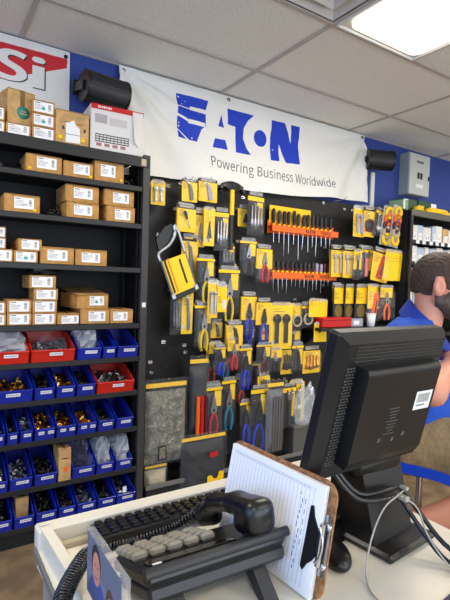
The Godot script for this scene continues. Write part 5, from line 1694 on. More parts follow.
# ------------------------------------------------------------------ the desk and what stands on it
func desk() -> void:
	var lam := mat("laminate", Color(0.86, 0.83, 0.76), 0.42, 0, {"coat": 0.1})
	var t := thing("desk", "cream laminate counter desk with raised rails along its far edge and one end", "desk", Vector3(0, 0, 0))
	var s := st()
	span(s, Vector3(0.205, DESK - 0.03, -1.04), Vector3(1.06, DESK, -0.12), 0.002)
	obj("top", s, lam, t)
	s = st()
	span(s, Vector3(0.205, DESK - 0.03, -1.045), Vector3(1.0, DESK + 0.042, -1.006), 0.004)
	obj("far_rail", s, lam, t)
	s = st()
	var xf := Transform3D(Basis(Vector3(0, 0, 1), Vector3.UP, Vector3(-1, 0, 0)), Vector3.ZERO)
	var out := PackedVector2Array([Vector2(-0.12, 0.70), Vector2(-0.12, 0.796), Vector2(-1.016, 0.796)])
	out.append_array(arc(Vector2(-1.016, 0.782), 0.018, 80, 200, 8))
	out.append_array(PackedVector2Array([Vector2(-1.034, 0.74), Vector2(-1.034, 0.70)]))
	prism(s, out, -0.010, 0.010, xf)
	var sr := obj("side_rail", s, lam, t)
	sr.position = Vector3(0.220, 0, -1.02) - Basis(Vector3.UP, 0.05) * Vector3(0, 0, -1.02)
	sr.rotation.y = 0.05
	s = st()
	span(s, Vector3(0.199, 0.735, -1.02), Vector3(0.206, 0.752, -0.12), 0.003)
	obj("edge_bead", s, M.grey_plastic, t)
	s = st()
	span(s, Vector3(0.215, 0.0, -1.0), Vector3(0.235, 0.72, -0.15), 0.002)
	obj("side_panel", s, mat("desk_panel", Color(0.56, 0.54, 0.50), 0.5), t)
	s = st()
	span(s, Vector3(1.0, 0.0, -0.45), Vector3(1.02, 0.72, -0.15), 0.002)
	obj("side_panel", s, M.desk_panel, t)
	s = st()
	span(s, Vector3(0.235, 0.42, -0.52), Vector3(1.0, 0.72, -0.50), 0.002)
	obj("modesty_panel", s, M.desk_panel, t)
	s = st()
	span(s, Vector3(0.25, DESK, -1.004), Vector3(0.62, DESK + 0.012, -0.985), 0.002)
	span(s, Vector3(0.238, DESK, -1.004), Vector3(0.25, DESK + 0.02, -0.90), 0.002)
	obj("inner_strip", s, mat("laminate_beige", Color(0.66, 0.61, 0.52), 0.5), t)  # beige strips, darker than the desk top
	var k := thing("keyboard", "black keyboard lying along the far rail of the desk", "keyboard", Vector3(0.515, DESK + 0.0155, -0.966), 0.0)
	s = st()
	box(s, Vector3(0, 0.009, 0), Vector3(0.41, 0.018, 0.066), 0.004)
	for x in [-0.17, 0.17]: box(s, Vector3(x, -0.0075, -0.025), Vector3(0.03, 0.015, 0.012), 0.002)
	for x in [-0.17, 0.17]: box(s, Vector3(x, -0.0075, 0.024), Vector3(0.03, 0.015, 0.012), 0.002)
	obj("case", s, M.black_plastic, k)
	s = st()
	for j in 4:
		for i in 17:
			if rng.randf() < 0.03: continue
			box(s, Vector3(-0.188 + i * 0.0235, 0.021, -0.024 + j * 0.0158), Vector3(0.0185, 0.007, 0.0125), 0.003)
	tag(obj("keys", s, M.black_gloss, k), "", "", "", "stuff")
	s = st()
	box(s, Vector3(0.16, 0.0188, 0.031), Vector3(0.05, 0.0012, 0.004))
	obj("status_lights", s, M.grey, k)

func monitor() -> void:
	var a := deg_to_rad(88.5)
	var tl := deg_to_rad(13.5)
	var d := Vector3(sin(a), 0, -cos(a))
	var n := Vector3(cos(a), 0, sin(a))
	var up := Vector3.UP * cos(tl) + n * sin(tl)
	var W := 0.345
	var H := 0.312
	var t := thing("monitor", "black flat computer monitor seen from behind on a wedge stand", "monitor", Vector3(0.637, 1.242, -0.624))
	t.basis = Basis(d, up, d.cross(up))
	var dm := mat("monitor_black", Color(0.055, 0.055, 0.06), 0.36, 0, {"bump": noise_tex(0.4, FastNoiseLite.TYPE_SIMPLEX, [], 128, 2), "depth": 0.02, "tri": 12.0})
	var s := st()
	box(s, Vector3(W / 2, -H / 2, 0.014), Vector3(W, H, 0.032), 0.006)
	obj("bezel", s, dm, t)
	plate("screen", t, W - 0.036, H - 0.04, Vector3(W / 2, -H / 2, -0.0025), M.black_gloss, 0.002)
	# back shell: slopes from the bezel to the raised centre
	s = st()
	var o0 := Rect2(0.006, -H + 0.006, W - 0.012, H - 0.012)
	var o1 := Rect2(0.018, -H + 0.012, W - 0.036, H - 0.030)
	var ring := func(r: Rect2, z: float) -> Array:
		return [Vector3(r.position.x, r.end.y, z), Vector3(r.end.x, r.end.y, z), Vector3(r.end.x, r.position.y, z), Vector3(r.position.x, r.position.y, z)]
	var ra: Array = ring.call(o0, 0.030)
	var rb: Array = ring.call(o1, 0.043)
	for e in 4:
		face(s, [ra[e], ra[(e + 1) % 4], rb[(e + 1) % 4], rb[e]], (ra[e] + rb[e] + ra[(e + 1) % 4]) / 3.0 - Vector3(W / 2, -H / 2, 0.0))
	face(s, rb, Vector3.BACK)
	obj("back_shell", s, dm, t)
	# raised centre housing with a rounded top
	s = st()
	var prof := PackedVector2Array([Vector2(0.04, -H + 0.040), Vector2(0.04, -0.062)])
	prof.append_array(arc(Vector2(0.060, -0.074), 0.012, 90, 0, 5))
	prof.append(Vector2(0.072, -H + 0.056))
	prof.append(Vector2(0.066, -H + 0.040))
	prism(s, prof, -(W - 0.055), -0.055, Transform3D(Basis(Vector3(0, 0, 1), Vector3.UP, Vector3(-1, 0, 0)), Vector3.ZERO))
	obj("housing", s, dm, t)
	# vents: three rows across the top, a field of slots down the left side
	s = st()
	for j in 5:
		for i in 46:
			box(s, Vector3(0.045 + i * 0.0063, -0.024 - j * 0.0072, 0.0432), Vector3(0.0042, 0.0016, 0.0012))
	for j in 34:
		for i in 3:
			box(s, Vector3(0.026 + i * 0.0085 + (j % 2) * 0.003, -0.066 - j * 0.0062, 0.0432), Vector3(0.0055, 0.0028, 0.0012))
	for j in 34:
		for i in 3: box(s, Vector3(W - 0.026 - i * 0.0085, -0.066 - j * 0.0062, 0.0432), Vector3(0.0055, 0.002, 0.0012))
	tag(obj("vent_slots", s, mat("vent", Color(0.30, 0.30, 0.28), 0.5), t), "", "", "", "stuff")
	s = st()
	for j in 5: box(s, Vector3(W / 2, -0.0205 - j * 0.0072, 0.0434), Vector3(W - 0.07, 0.0022, 0.0016), 0.0005)
	obj("vent_ribs", s, dm, t)
	s = st()
	lathe(s, [Vector2(0.0045, 0), Vector2(0.0045, 0.0012), Vector2(0.003, 0.0006), Vector2(0, 0.0006)], 12, Transform3D(Basis(Vector3.RIGHT, PI / 2), Vector3(0.028, -0.045, 0.0432)))
	obj("screw", s, M.black, t)
	# pale bar code sticker and the moulded marks beside it
	var im := blank(128, 72, Color(0.86, 0.86, 0.84))
	for k in 24: im.fill_rect(Rect2i(14 + k * 4, 10, 1 + (k * 7) % 3, 34), Color(0.25, 0.25, 0.25))
	im.fill_rect(Rect2i(16, 52, 70, 6), Color(0.45, 0.45, 0.45))
	plate("barcode_sticker", t, 0.056, 0.042, Vector3(0.252, -0.142, 0.0728), mat("sticker", Color.WHITE, 0.5, 0, {"tex": tex(im)}), 0.0008)
	s = st()
	for k in 9: box(s, Vector3(0.160 + (k % 2) * 0.002, -0.150 - k * 0.007, 0.0724), Vector3(0.036 - (k * 5 % 4) * 0.006, 0.0018, 0.0006))
	for q in [[0.135, -0.218], [0.178, -0.222], [0.212, -0.215]]: box(s, Vector3(q[0], q[1], 0.0724), Vector3(0.009, 0.009, 0.0006), 0.0002)
	tag(obj("moulded_print", s, mat("print_grey", Color(0.30, 0.30, 0.30), 0.5), t), "", "", "", "stuff")
	# stand: hinge drum, neck and base, set upright under the tilted screen
	var inv := t.transform.affine_inverse()
	s = st()
	var hinge := Vector3(0.866, 0.928, -0.698)
	lathe(s, [Vector2(0, -0.068), Vector2(0.026, -0.068), Vector2(0.028, -0.064), Vector2(0.028, 0.064), Vector2(0.026, 0.068), Vector2(0, 0.068)], 20, inv * Transform3D(Basis(Vector3.BACK, PI / 2), hinge))
	obj("hinge", s, dm, t)
	s = st()
	var rot := Basis(Vector3.UP, 0.10)
	var nx := PackedVector2Array([Vector2(-0.085, 0.0), Vector2(0.045, 0.0), Vector2(0.005, 0.155), Vector2(-0.012, 0.175), Vector2(-0.055, 0.175), Vector2(-0.075, 0.15)])     # z, y
	prism(s, nx, -0.074, 0.074, inv * Transform3D(rot * Basis(Vector3(0, 0, 1), Vector3.UP, Vector3(-1, 0, 0)), Vector3(0.882, 0.766, -0.690)))
	obj("neck", s, dm, t)
	s = st()
	box(s, Vector3.ZERO, Vector3(0.178, 0.018, 0.215), 0.006, inv * Transform3D(rot, Vector3(0.887, 0.7595, -0.708)))
	obj("base", s, dm, t)
	# cables
	s = st()
	for k in 2:
		var o := Vector3(0.010, 0.006, -0.006) * k
		tube(s, spline([Vector3(0.700, 0.962, -0.672) + o, Vector3(0.715, 0.925, -0.655) + o, Vector3(0.755, 0.885, -0.638) + o, Vector3(0.83, 0.868, -0.632) + o * 2.0, Vector3(0.893, 0.855, -0.640) + o * 2.0, Vector3(0.90, 0.815, -0.60) + o * 2.5, Vector3(0.905, 0.765, -0.53) + o * 2.5, Vector3(0.93, 0.757, -0.44) + o * 2.0, Vector3(0.97, 0.757, -0.30) + o], 40), 0.0055, 8)
	tag(obj("black_cables", s, mat("cable_black", Color(0.07, 0.065, 0.07), 0.3)), "pair of thick dark cables running from the screen across the stand", "cable")
	s = st()
	tube(s, spline([Vector3(0.905, 0.87, -0.640), Vector3(0.87, 0.872, -0.628), Vector3(0.81, 0.866, -0.615), Vector3(0.768, 0.835, -0.606), Vector3(0.742, 0.785, -0.60), Vector3(0.725, 0.756, -0.585), Vector3(0.70, 0.7535, -0.545), Vector3(0.695, 0.7535, -0.47)], 40), 0.0019, 7)
	tube(s, spline([Vector3(0.878, 0.868, -0.628), Vector3(0.905, 0.845, -0.605), Vector3(0.893, 0.80, -0.565), Vector3(0.895, 0.757, -0.50), Vector3(0.92, 0.7535, -0.42)], 30), 0.0019, 7)
	box(s, Vector3(0.888, 0.862, -0.630), Vector3(0.014, 0.012, 0.03), 0.003, Transform3D(Basis.IDENTITY, Vector3.ZERO))
	box(s, Vector3(0.906, 0.876, -0.640), Vector3(0.010, 0.008, 0.020), 0.002)
	tag(obj("white_cable", s, mat("cable_pale", Color(0.64, 0.62, 0.57), 0.5)), "thin pale cable looping in front of the stand onto the desk", "cable")

func phone() -> void:
	var t := thing("desk_phone", "black office desk phone with pale keys, raised on a stand", "phone", Vector3(0.445, DESK, -0.752), -0.03)
	var slope := Basis(Vector3.RIGHT, -0.36)
	var o := Vector3(0, 0.079, 0)
	var xf := Transform3D(slope, o)
	var s := st()
	box(s, Vector3(0, -0.016, 0), Vector3(0.286, 0.030, 0.172), 0.009, xf)
	obj("body", s, mat("phone_grey", Color(0.10, 0.10, 0.098), 0.42), t)
	s = st()
	box(s, Vector3(0, -0.042, 0.010), Vector3(0.276, 0.026, 0.140), 0.006, xf)
	obj("lower_body", s, M.charcoal, t)
	s = st()
	tube(s, [xf * Vector3(-0.143, -0.008, 0.085), xf * Vector3(0.145, -0.008, 0.085)], 0.0095, 10)
	obj("rear_rim", s, M.charcoal, t)
	s = st()
	box(s, Vector3(-0.045, 0.0005, 0.058), Vector3(0.17, 0.003, 0.03), 0.001, xf)
	obj("display", s, M.black_gloss, t)
	var km := mat("key_cover", Color(0.52, 0.50, 0.45), 0.5)
	for j in 4:
		for i in 5:
			s = st()
			box(s, Vector3(-0.124 + i * 0.034, 0.007, -0.070 + j * 0.027), Vector3(0.029, 0.016, 0.020), 0.005, xf)
			obj("key", s, km, t)
	s = st()
	box(s, Vector3(-0.118, 0.002, 0.078), Vector3(0.016, 0.002, 0.006), 0.0005, xf)
	obj("status_lamp", s, M.white, t)
	for x in [0.085, -0.085]:
		s = st()
		prism(s, PackedVector2Array([Vector2(0.00, 0.036), Vector2(0.065, 0.058), Vector2(0.130, 0.0), Vector2(0.098, 0.0), Vector2(0.045, 0.036), Vector2(0.0, 0.020)]), -x - 0.014, -x + 0.014, Transform3D(Basis(Vector3(0, 0, 1), Vector3.UP, Vector3(-1, 0, 0)), Vector3.ZERO))
		obj("stand_leg", s, M.charcoal, t)
	s = st()
	span(s, Vector3(-0.13, 0.0, -0.075), Vector3(0.13, 0.016, -0.060), 0.003)
	obj("front_foot", s, M.charcoal, t)
	# handset lying on the right of the phone, its near end raised
	var h := thing("phone_handset", "black curved handset resting across the right end of the desk phone", "handset", t.position + t.basis * (xf * Vector3(0.086, 0.0005, -0.020)))
	h.basis = t.basis * slope * Basis.from_scale(Vector3.ONE * 1.13)
	s = st()
	field(s, [cap(Vector3(-0.010, 0.018, 0.064), Vector3(0.010, 0.018, 0.064), 0.019, 0.019, 0.010), cap(Vector3(-0.010, 0.018, 0.092), Vector3(0.010, 0.018, 0.092), 0.019, 0.019, 0.012), cap(Vector3(-0.010, 0.034, 0.096), Vector3(0.010, 0.034, 0.070), 0.016, 0.016, 0.012), cap(Vector3(-0.008, 0.016, -0.096), Vector3(0.008, 0.016, -0.080), 0.018, 0.018, 0.012),
		cap(Vector3(-0.006, 0.026, -0.102), Vector3(-0.006, 0.042, -0.05), 0.013, 0.014, 0.012), cap(Vector3(0.006, 0.026, -0.102), Vector3(0.006, 0.042, -0.05), 0.013, 0.014, 0.012), cap(Vector3(-0.006, 0.042, -0.05), Vector3(-0.008, 0.046, 0.03), 0.014, 0.015, 0.012), cap(Vector3(0.006, 0.042, -0.05), Vector3(0.008, 0.046, 0.03), 0.014, 0.015, 0.012), cap(Vector3(-0.008, 0.046, 0.03), Vector3(-0.010, 0.038, 0.098), 0.015, 0.017, 0.012), cap(Vector3(0.008, 0.046, 0.03), Vector3(0.010, 0.038, 0.098), 0.015, 0.017, 0.012)], 0.0042)
	obj("grip", s, mat("handset_black", Color(0.03, 0.03, 0.034), 0.36), h)
	s = st()
	lathe(s, [Vector2(0.020, 0), Vector2(0.021, -0.004), Vector2(0.016, -0.006), Vector2(0, -0.006)], 18, Transform3D(Basis.IDENTITY, Vector3(0, 0.004, 0.078)))
	obj("earpiece", s, M.charcoal, h)
	s = st()
	var path := spline([Vector3(0.522, 0.815, -0.885), Vector3(0.478, 0.782, -0.905), Vector3(0.39, 0.776, -0.902), Vector3(0.33, 0.776, -0.905), Vector3(0.290, 0.780, -0.892), Vector3(0.258, 0.808, -0.845), Vector3(0.228, 0.813, -0.803), Vector3(0.203, 0.813, -0.765), Vector3(0.187, 0.813, -0.73), Vector3(0.175, 0.812, -0.66), Vector3(0.170, 0.812, -0.58)], 1300)
	var pts := []
	for i in path.size() - 1:
		var tg: Vector3 = (path[i + 1] - path[maxi(i - 1, 0)]).normalized()
		var x := tg.cross(Vector3.UP).normalized()
		var y := x.cross(tg)
		var a := i * 0.40
		var r := lerpf(0.0070, 0.0130, smoothstep(0.38, 0.55, float(i) / path.size()))
		pts.append(path[i] + x * cos(a) * r + y * sin(a) * r)
	tube(s, pts, 0.0030, 5)
	tag(obj("coiled_cord", s, M.black_gloss), "black coiled handset cord lying along the desk behind the photo block", "cord")

func desk_items() -> void:
	# clear photo block
	var t := thing("photo_block", "clear acrylic photo block showing a man and a child, beside the desk's side rail", "photo frame", Vector3(0.2435, DESK, -0.69))
	var s := st()
	box(s, Vector3(0, 0.076, 0), Vector3(0.012, 0.15, 0.168), 0.002)
	obj("block", s, M.acrylic, t)
	var im := blank(224, 200, Color(0.44, 0.47, 0.55))
	im.fill_rect(Rect2i(0, 0, 224, 70), Color(0.40, 0.42, 0.48))
	fill_disc(im, Vector2(76, 160), 70, 86, Color(0.25, 0.32, 0.55))
	fill_disc(im, Vector2(66, 48), 32, 42, Color(0.20, 0.15, 0.13))
	fill_disc(im, Vector2(68, 60), 26, 38, Color(0.78, 0.52, 0.44))
	fill_disc(im, Vector2(168, 190), 50, 66, Color(0.72, 0.76, 0.82))
	fill_disc(im, Vector2(160, 92), 26, 36, Color(0.34, 0.24, 0.18))
	fill_disc(im, Vector2(162, 104), 21, 30, Color(0.80, 0.56, 0.48))
	for q in [Vector2(58, 54), Vector2(77, 54), Vector2(154, 98), Vector2(170, 98)]: fill_disc(im, q, 3.5, 2.5, Color(0.2, 0.15, 0.14))
	fill_disc(im, Vector2(68, 80), 9, 2.5, Color(0.62, 0.30, 0.28))
	fill_disc(im, Vector2(162, 118), 7, 2, Color(0.62, 0.32, 0.3))
	var p := plate("photograph", t, 0.160, 0.142, Vector3(-0.0066, 0.077, 0), mat("photo_print", Color.WHITE, 0.7, 0, {"tex": tex(im)}), 0.0006)
	p.rotation.y = -PI / 2
	# clipboard standing on its long edge against the screen, clip towards the viewer
	var y := Vector3(0.188, 0.982, -0.014).normalized()
	var x := Vector3(0.065, 0, 0.998)
	x = (x - y * x.dot(y)).normalized()
	var bs := Basis(x, y, x.cross(y))
	var c := thing("clipboard", "brown hardboard clipboard standing on edge with a large metal clip", "clipboard", Vector3(0.586, DESK + 0.001, -0.600))
	c.basis = bs
	var wood := mat("hardboard", Color(0.70, 0.50, 0.32), 0.6, 0, {"tex": noise_tex(0.03, FastNoiseLite.TYPE_SIMPLEX_SMOOTH, [[0.0, 1.0], [Color(0.55, 0.5, 0.45), Color(1, 1, 1)]], 256, 5, 4), "tri": 8.0})
	s = st()
	prism(s, rrect(0.312, 0.214, 0.03, Vector2(-0.137, 0.107), 6), -0.0155, -0.0115)
	obj("board", s, wood, c)
	s = st()
	var cp := PackedVector2Array([Vector2(-0.030, 0.052), Vector2(-0.024, 0.046), Vector2(-0.016, 0.060), Vector2(-0.006, 0.070), Vector2(0.0, 0.080), Vector2(0.0, 0.125), Vector2(-0.006, 0.134), Vector2(-0.014, 0.146), Vector2(-0.020, 0.164), Vector2(-0.026, 0.162)])
	prism(s, cp, 0.0005, 0.0030)
	obj("clip_plate", s, M.black_plastic, c)
	s = st()
	prism(s, rrect(0.016, 0.11, 0.006, Vector2(0.010, 0.102)), -0.0114, -0.0095)
	tube(s, [Vector3(0.006, 0.066, -0.001), Vector3(0.006, 0.140, -0.001)], 0.0055, 10)
	tube(s, spline([Vector3(0.004, 0.072, 0.005), Vector3(0.013, 0.084, 0.006), Vector3(0.016, 0.102, 0.006), Vector3(0.013, 0.120, 0.006), Vector3(0.004, 0.134, 0.005)], 16), 0.0024, 7)
	for k in 2: lathe(s, [Vector2(0.0065, 0), Vector2(0.006, 0.003), Vector2(0, 0.004)], 12, Transform3D(Basis(Vector3.RIGHT, PI / 2), Vector3(0.012, 0.066 + 0.07 * k, -0.0095)))
	obj("clip", s, M.chrome, c)
	im = blank(560, 432, Color(0.90, 0.90, 0.91))
	for k in 24: im.fill_rect(Rect2i(26 + k * 21, 24, 2, 384), Color(0.66, 0.69, 0.75))
	im.fill_rect(Rect2i(20, 24, 500, 2), Color(0.70, 0.72, 0.78))
	for k in 22: im.fill_rect(Rect2i(32 + k * 21, 28, 12, 9), Color(0.74, 0.76, 0.80))
	for k in 13: im.fill_rect(Rect2i(444 + (k * 13) % 16, 60 + k * 24, 5, 12 + (k * 7) % 9), Color(0.42, 0.44, 0.50))
	for k in 5: im.fill_rect(Rect2i(474, 80 + k * 40, 4, 22), Color(0.5, 0.52, 0.58))
	var pd := thing("paper_pad", "thick pad of white ruled forms held on the clipboard", "paper", c.position)
	pd.basis = bs
	s = st()
	for k in 7:
		var j := rng.randf_range(-0.0015, 0.0015)
		box(s, Vector3(-0.1395 + j, 0.104, -0.0106 + k * 0.0016), Vector3(0.279, 0.202, 0.0012))
	obj("sheets", s, M.paper, pd)
	plate("ruled_form", pd, 0.279, 0.202, Vector3(-0.1395, 0.104, 0.0), mat("form_print", Color.WHITE, 0.75, 0, {"tex": tex(im)}), 0.0005)
	# mouse and a black box behind the clipboard
	t = thing("computer_mouse", "black computer mouse between the clipboard and the stand", "mouse", Vector3(0.725, DESK, -0.668), -0.5)
	s = st()
	field(s, [ell(Vector3(0, 0.014, 0), Vector3(0.030, 0.022, 0.055), Basis.IDENTITY, 0.01), ell(Vector3(0, -0.022, 0), Vector3(0.08, 0.022, 0.09), Basis.IDENTITY, 0.004, true)], 0.0035)
	obj("shell", s, M.black_plastic, t)
	s = st()
	lathe(s, [Vector2(0, -0.003), Vector2(0.007, -0.003), Vector2(0.007, 0.003), Vector2(0, 0.003)], 12, Transform3D(Basis(Vector3.BACK, PI / 2), Vector3(0, 0.031, -0.03)))
	obj("wheel", s, M.charcoal, t)
	s = st()
	box(s, Vector3(0, 0.0345, -0.035), Vector3(0.0012, 0.002, 0.036))
	obj("button_seam", s, M.charcoal, t)
	t = thing("card_reader", "small black sloped box on the desk behind the computer mouse", "card reader", Vector3(0.778, DESK, -0.768), 0.25)
	s = st()
	prism(s, PackedVector2Array([Vector2(-0.06, 0.0), Vector2(0.06, 0.0), Vector2(0.05, 0.03), Vector2(-0.055, 0.085)]), -0.035, 0.035, Transform3D(Basis(Vector3(0, 0, 1), Vector3.UP, Vector3(-1, 0, 0)), Vector3.ZERO))
	obj("housing", s, M.black_plastic, t)
	s = st()
	box(s, Vector3(0, 0.064, -0.008), Vector3(0.05, 0.002, 0.05), 0.0005, Transform3D(Basis(Vector3.RIGHT, 0.48), Vector3(0, -0.004, 0.0)))
	obj("face", s, M.charcoal, t)
	t = thing("notebook", "dark blue notebook at the near edge of the desk by the cables", "notebook", Vector3(0.90, DESK, -0.40), 0.12)
	s = st()
	box(s, Vector3(0, 0.002, 0), Vector3(0.22, 0.003, 0.16), 0.001)
	box(s, Vector3(0, 0.014, 0), Vector3(0.22, 0.003, 0.16), 0.001)
	box(s, Vector3(-0.109, 0.008, 0), Vector3(0.003, 0.014, 0.16), 0.001)
	obj("cover", s, mat("navy", Color(0.04, 0.08, 0.22), 0.5), t)
	s = st()
	box(s, Vector3(0.001, 0.008, 0), Vector3(0.212, 0.009, 0.154))
	obj("pages", s, M.paper, t)

# ------------------------------------------------------------------ the clerk and his stool
var C := Vector3(1.542, 0.768, -1.062)       # pelvis
var F := Vector3(0.551, 0, 0.8345)           # the way he faces
var R := Vector3(-0.8345, 0, 0.551)          # his right
func P(f: float, u: float, s: float) -> Vector3:
	return C + F * f + Vector3.UP * u + R * s

func stool() -> void:
	var t := thing("chair", "blue plastic chair on thin chrome legs under the clerk", "chair")
	var s := st()
	var f := func(u: float, v: float) -> Vector3:      # v: 0 at the top of the back, 1 at the front edge
		var w := 0.40 * (u - 0.5)
		var side := 0.035 * pow(absf(u - 0.5) * 2.0, 3.0)
		if v < 0.45:
			var k := v / 0.45
			return P(-0.325 + 0.045 * k * k, 0.24 - 0.285 * k, w * (0.86 + 0.14 * k)) + F * side
		var k := (v - 0.45) / 0.55
		return P(-0.29 + 0.42 * k, -0.055 + 0.01 * cos(k * 5.0) - 0.035 * pow(k, 5.0) + side, w)
	slab_sheet(s, 16, 24, f, Vector3(0, -0.034, 0))
	obj("seat_shell", s, mat("chair_blue", Color(0.03, 0.22, 0.68), 0.35, 0, {"coat": 0.3}), t)
	for q in [[-0.24, -0.16], [-0.24, 0.16], [0.03, -0.16], [0.03, 0.16]]:
		s = st()
		tube(s, [P(q[0], -0.09, q[1] * 0.9), P(q[0] * 1.05, -0.76, q[1] * 1.2)], 0.011, 10)
		obj("leg", s, M.chrome, t)
		s = st()
		tube(s, [P(q[0] * 1.05, -0.76, q[1] * 1.2), P(q[0] * 1.052, -0.767, q[1] * 1.2)], 0.015, 10)
		obj("rubber_foot", s, M.black_rubber, t)
	s = st()
	tube(s, [P(-0.246, -0.40, -0.165), P(-0.246, -0.40, 0.165), P(0.031, -0.40, 0.165), P(0.031, -0.40, -0.165), P(-0.246, -0.40, -0.165)], 0.008, 8)
	obj("stretcher", s, M.chrome, t)
	s = st()
	box(s, Vector3.ZERO, Vector3(0.24, 0.012, 0.24), 0.002, Transform3D(Basis(R, Vector3.UP, F), P(-0.10, -0.098, 0)))
	obj("seat_frame", s, M.dark_metal, t)

func torso(g: float) -> Array:
	var b := Basis(R, Vector3.UP, F)
	return [ell(P(-0.015, 0.02, 0), Vector3(0.160, 0.11, 0.105) + Vector3.ONE * g, b, 0.05), ell(P(0.010, 0.14, 0), Vector3(0.165, 0.12, 0.120) + Vector3.ONE * g, b, 0.06),
		ell(P(-0.025, 0.265, 0), Vector3(0.170, 0.14, 0.120) + Vector3.ONE * g, b, 0.06), cap(P(-0.025, 0.345, 0.13), P(-0.025, 0.345, -0.13), 0.062 + g, 0.062 + g, 0.06),
		ell(P(-0.015, 0.380, 0), Vector3(0.13, 0.055, 0.075) + Vector3.ONE * g, b, 0.05)]

func hand(s: SurfaceTool, wr: Vector3, fw: Vector3, palm: Vector3) -> void:     # fw: along the fingers, palm: out of the palm
	var side := fw.cross(palm).normalized()
	var pr := [cap(wr, wr + fw * 0.03, 0.026, 0.028, 0.015), cap(wr + fw * 0.035 + side * 0.022, wr + fw * 0.085 + side * 0.028, 0.017, 0.014, 0.02), cap(wr + fw * 0.035 - side * 0.022, wr + fw * 0.082 - side * 0.03, 0.018, 0.013, 0.02), cap(wr + fw * 0.03, wr + fw * 0.085, 0.019, 0.015, 0.02)]
	for k in 4:
		var b: Vector3 = wr + fw * (0.088 - absf(k - 1.3) * 0.004) + side * (0.030 - k * 0.0205)
		var l: float = [0.068, 0.078, 0.072, 0.056][k]
		var m := b + fw * l * 0.5 + palm * l * 0.16
		var e := m + fw * l * 0.22 + palm * l * 0.38
		pr += [cap(b, m, 0.0095, 0.0085, 0.006), cap(m, e, 0.0085, 0.0072, 0.004)]
	var tb := wr + fw * 0.03 + side * 0.028 + palm * 0.006
	var tm := tb + fw * 0.030 + side * 0.024 + palm * 0.016
	pr += [cap(tb, tm, 0.0135, 0.0105, 0.012), cap(tm, tm + fw * 0.028 + side * 0.004 + palm * 0.008, 0.0105, 0.0085, 0.004)]
	field(s, pr, 0.0034)

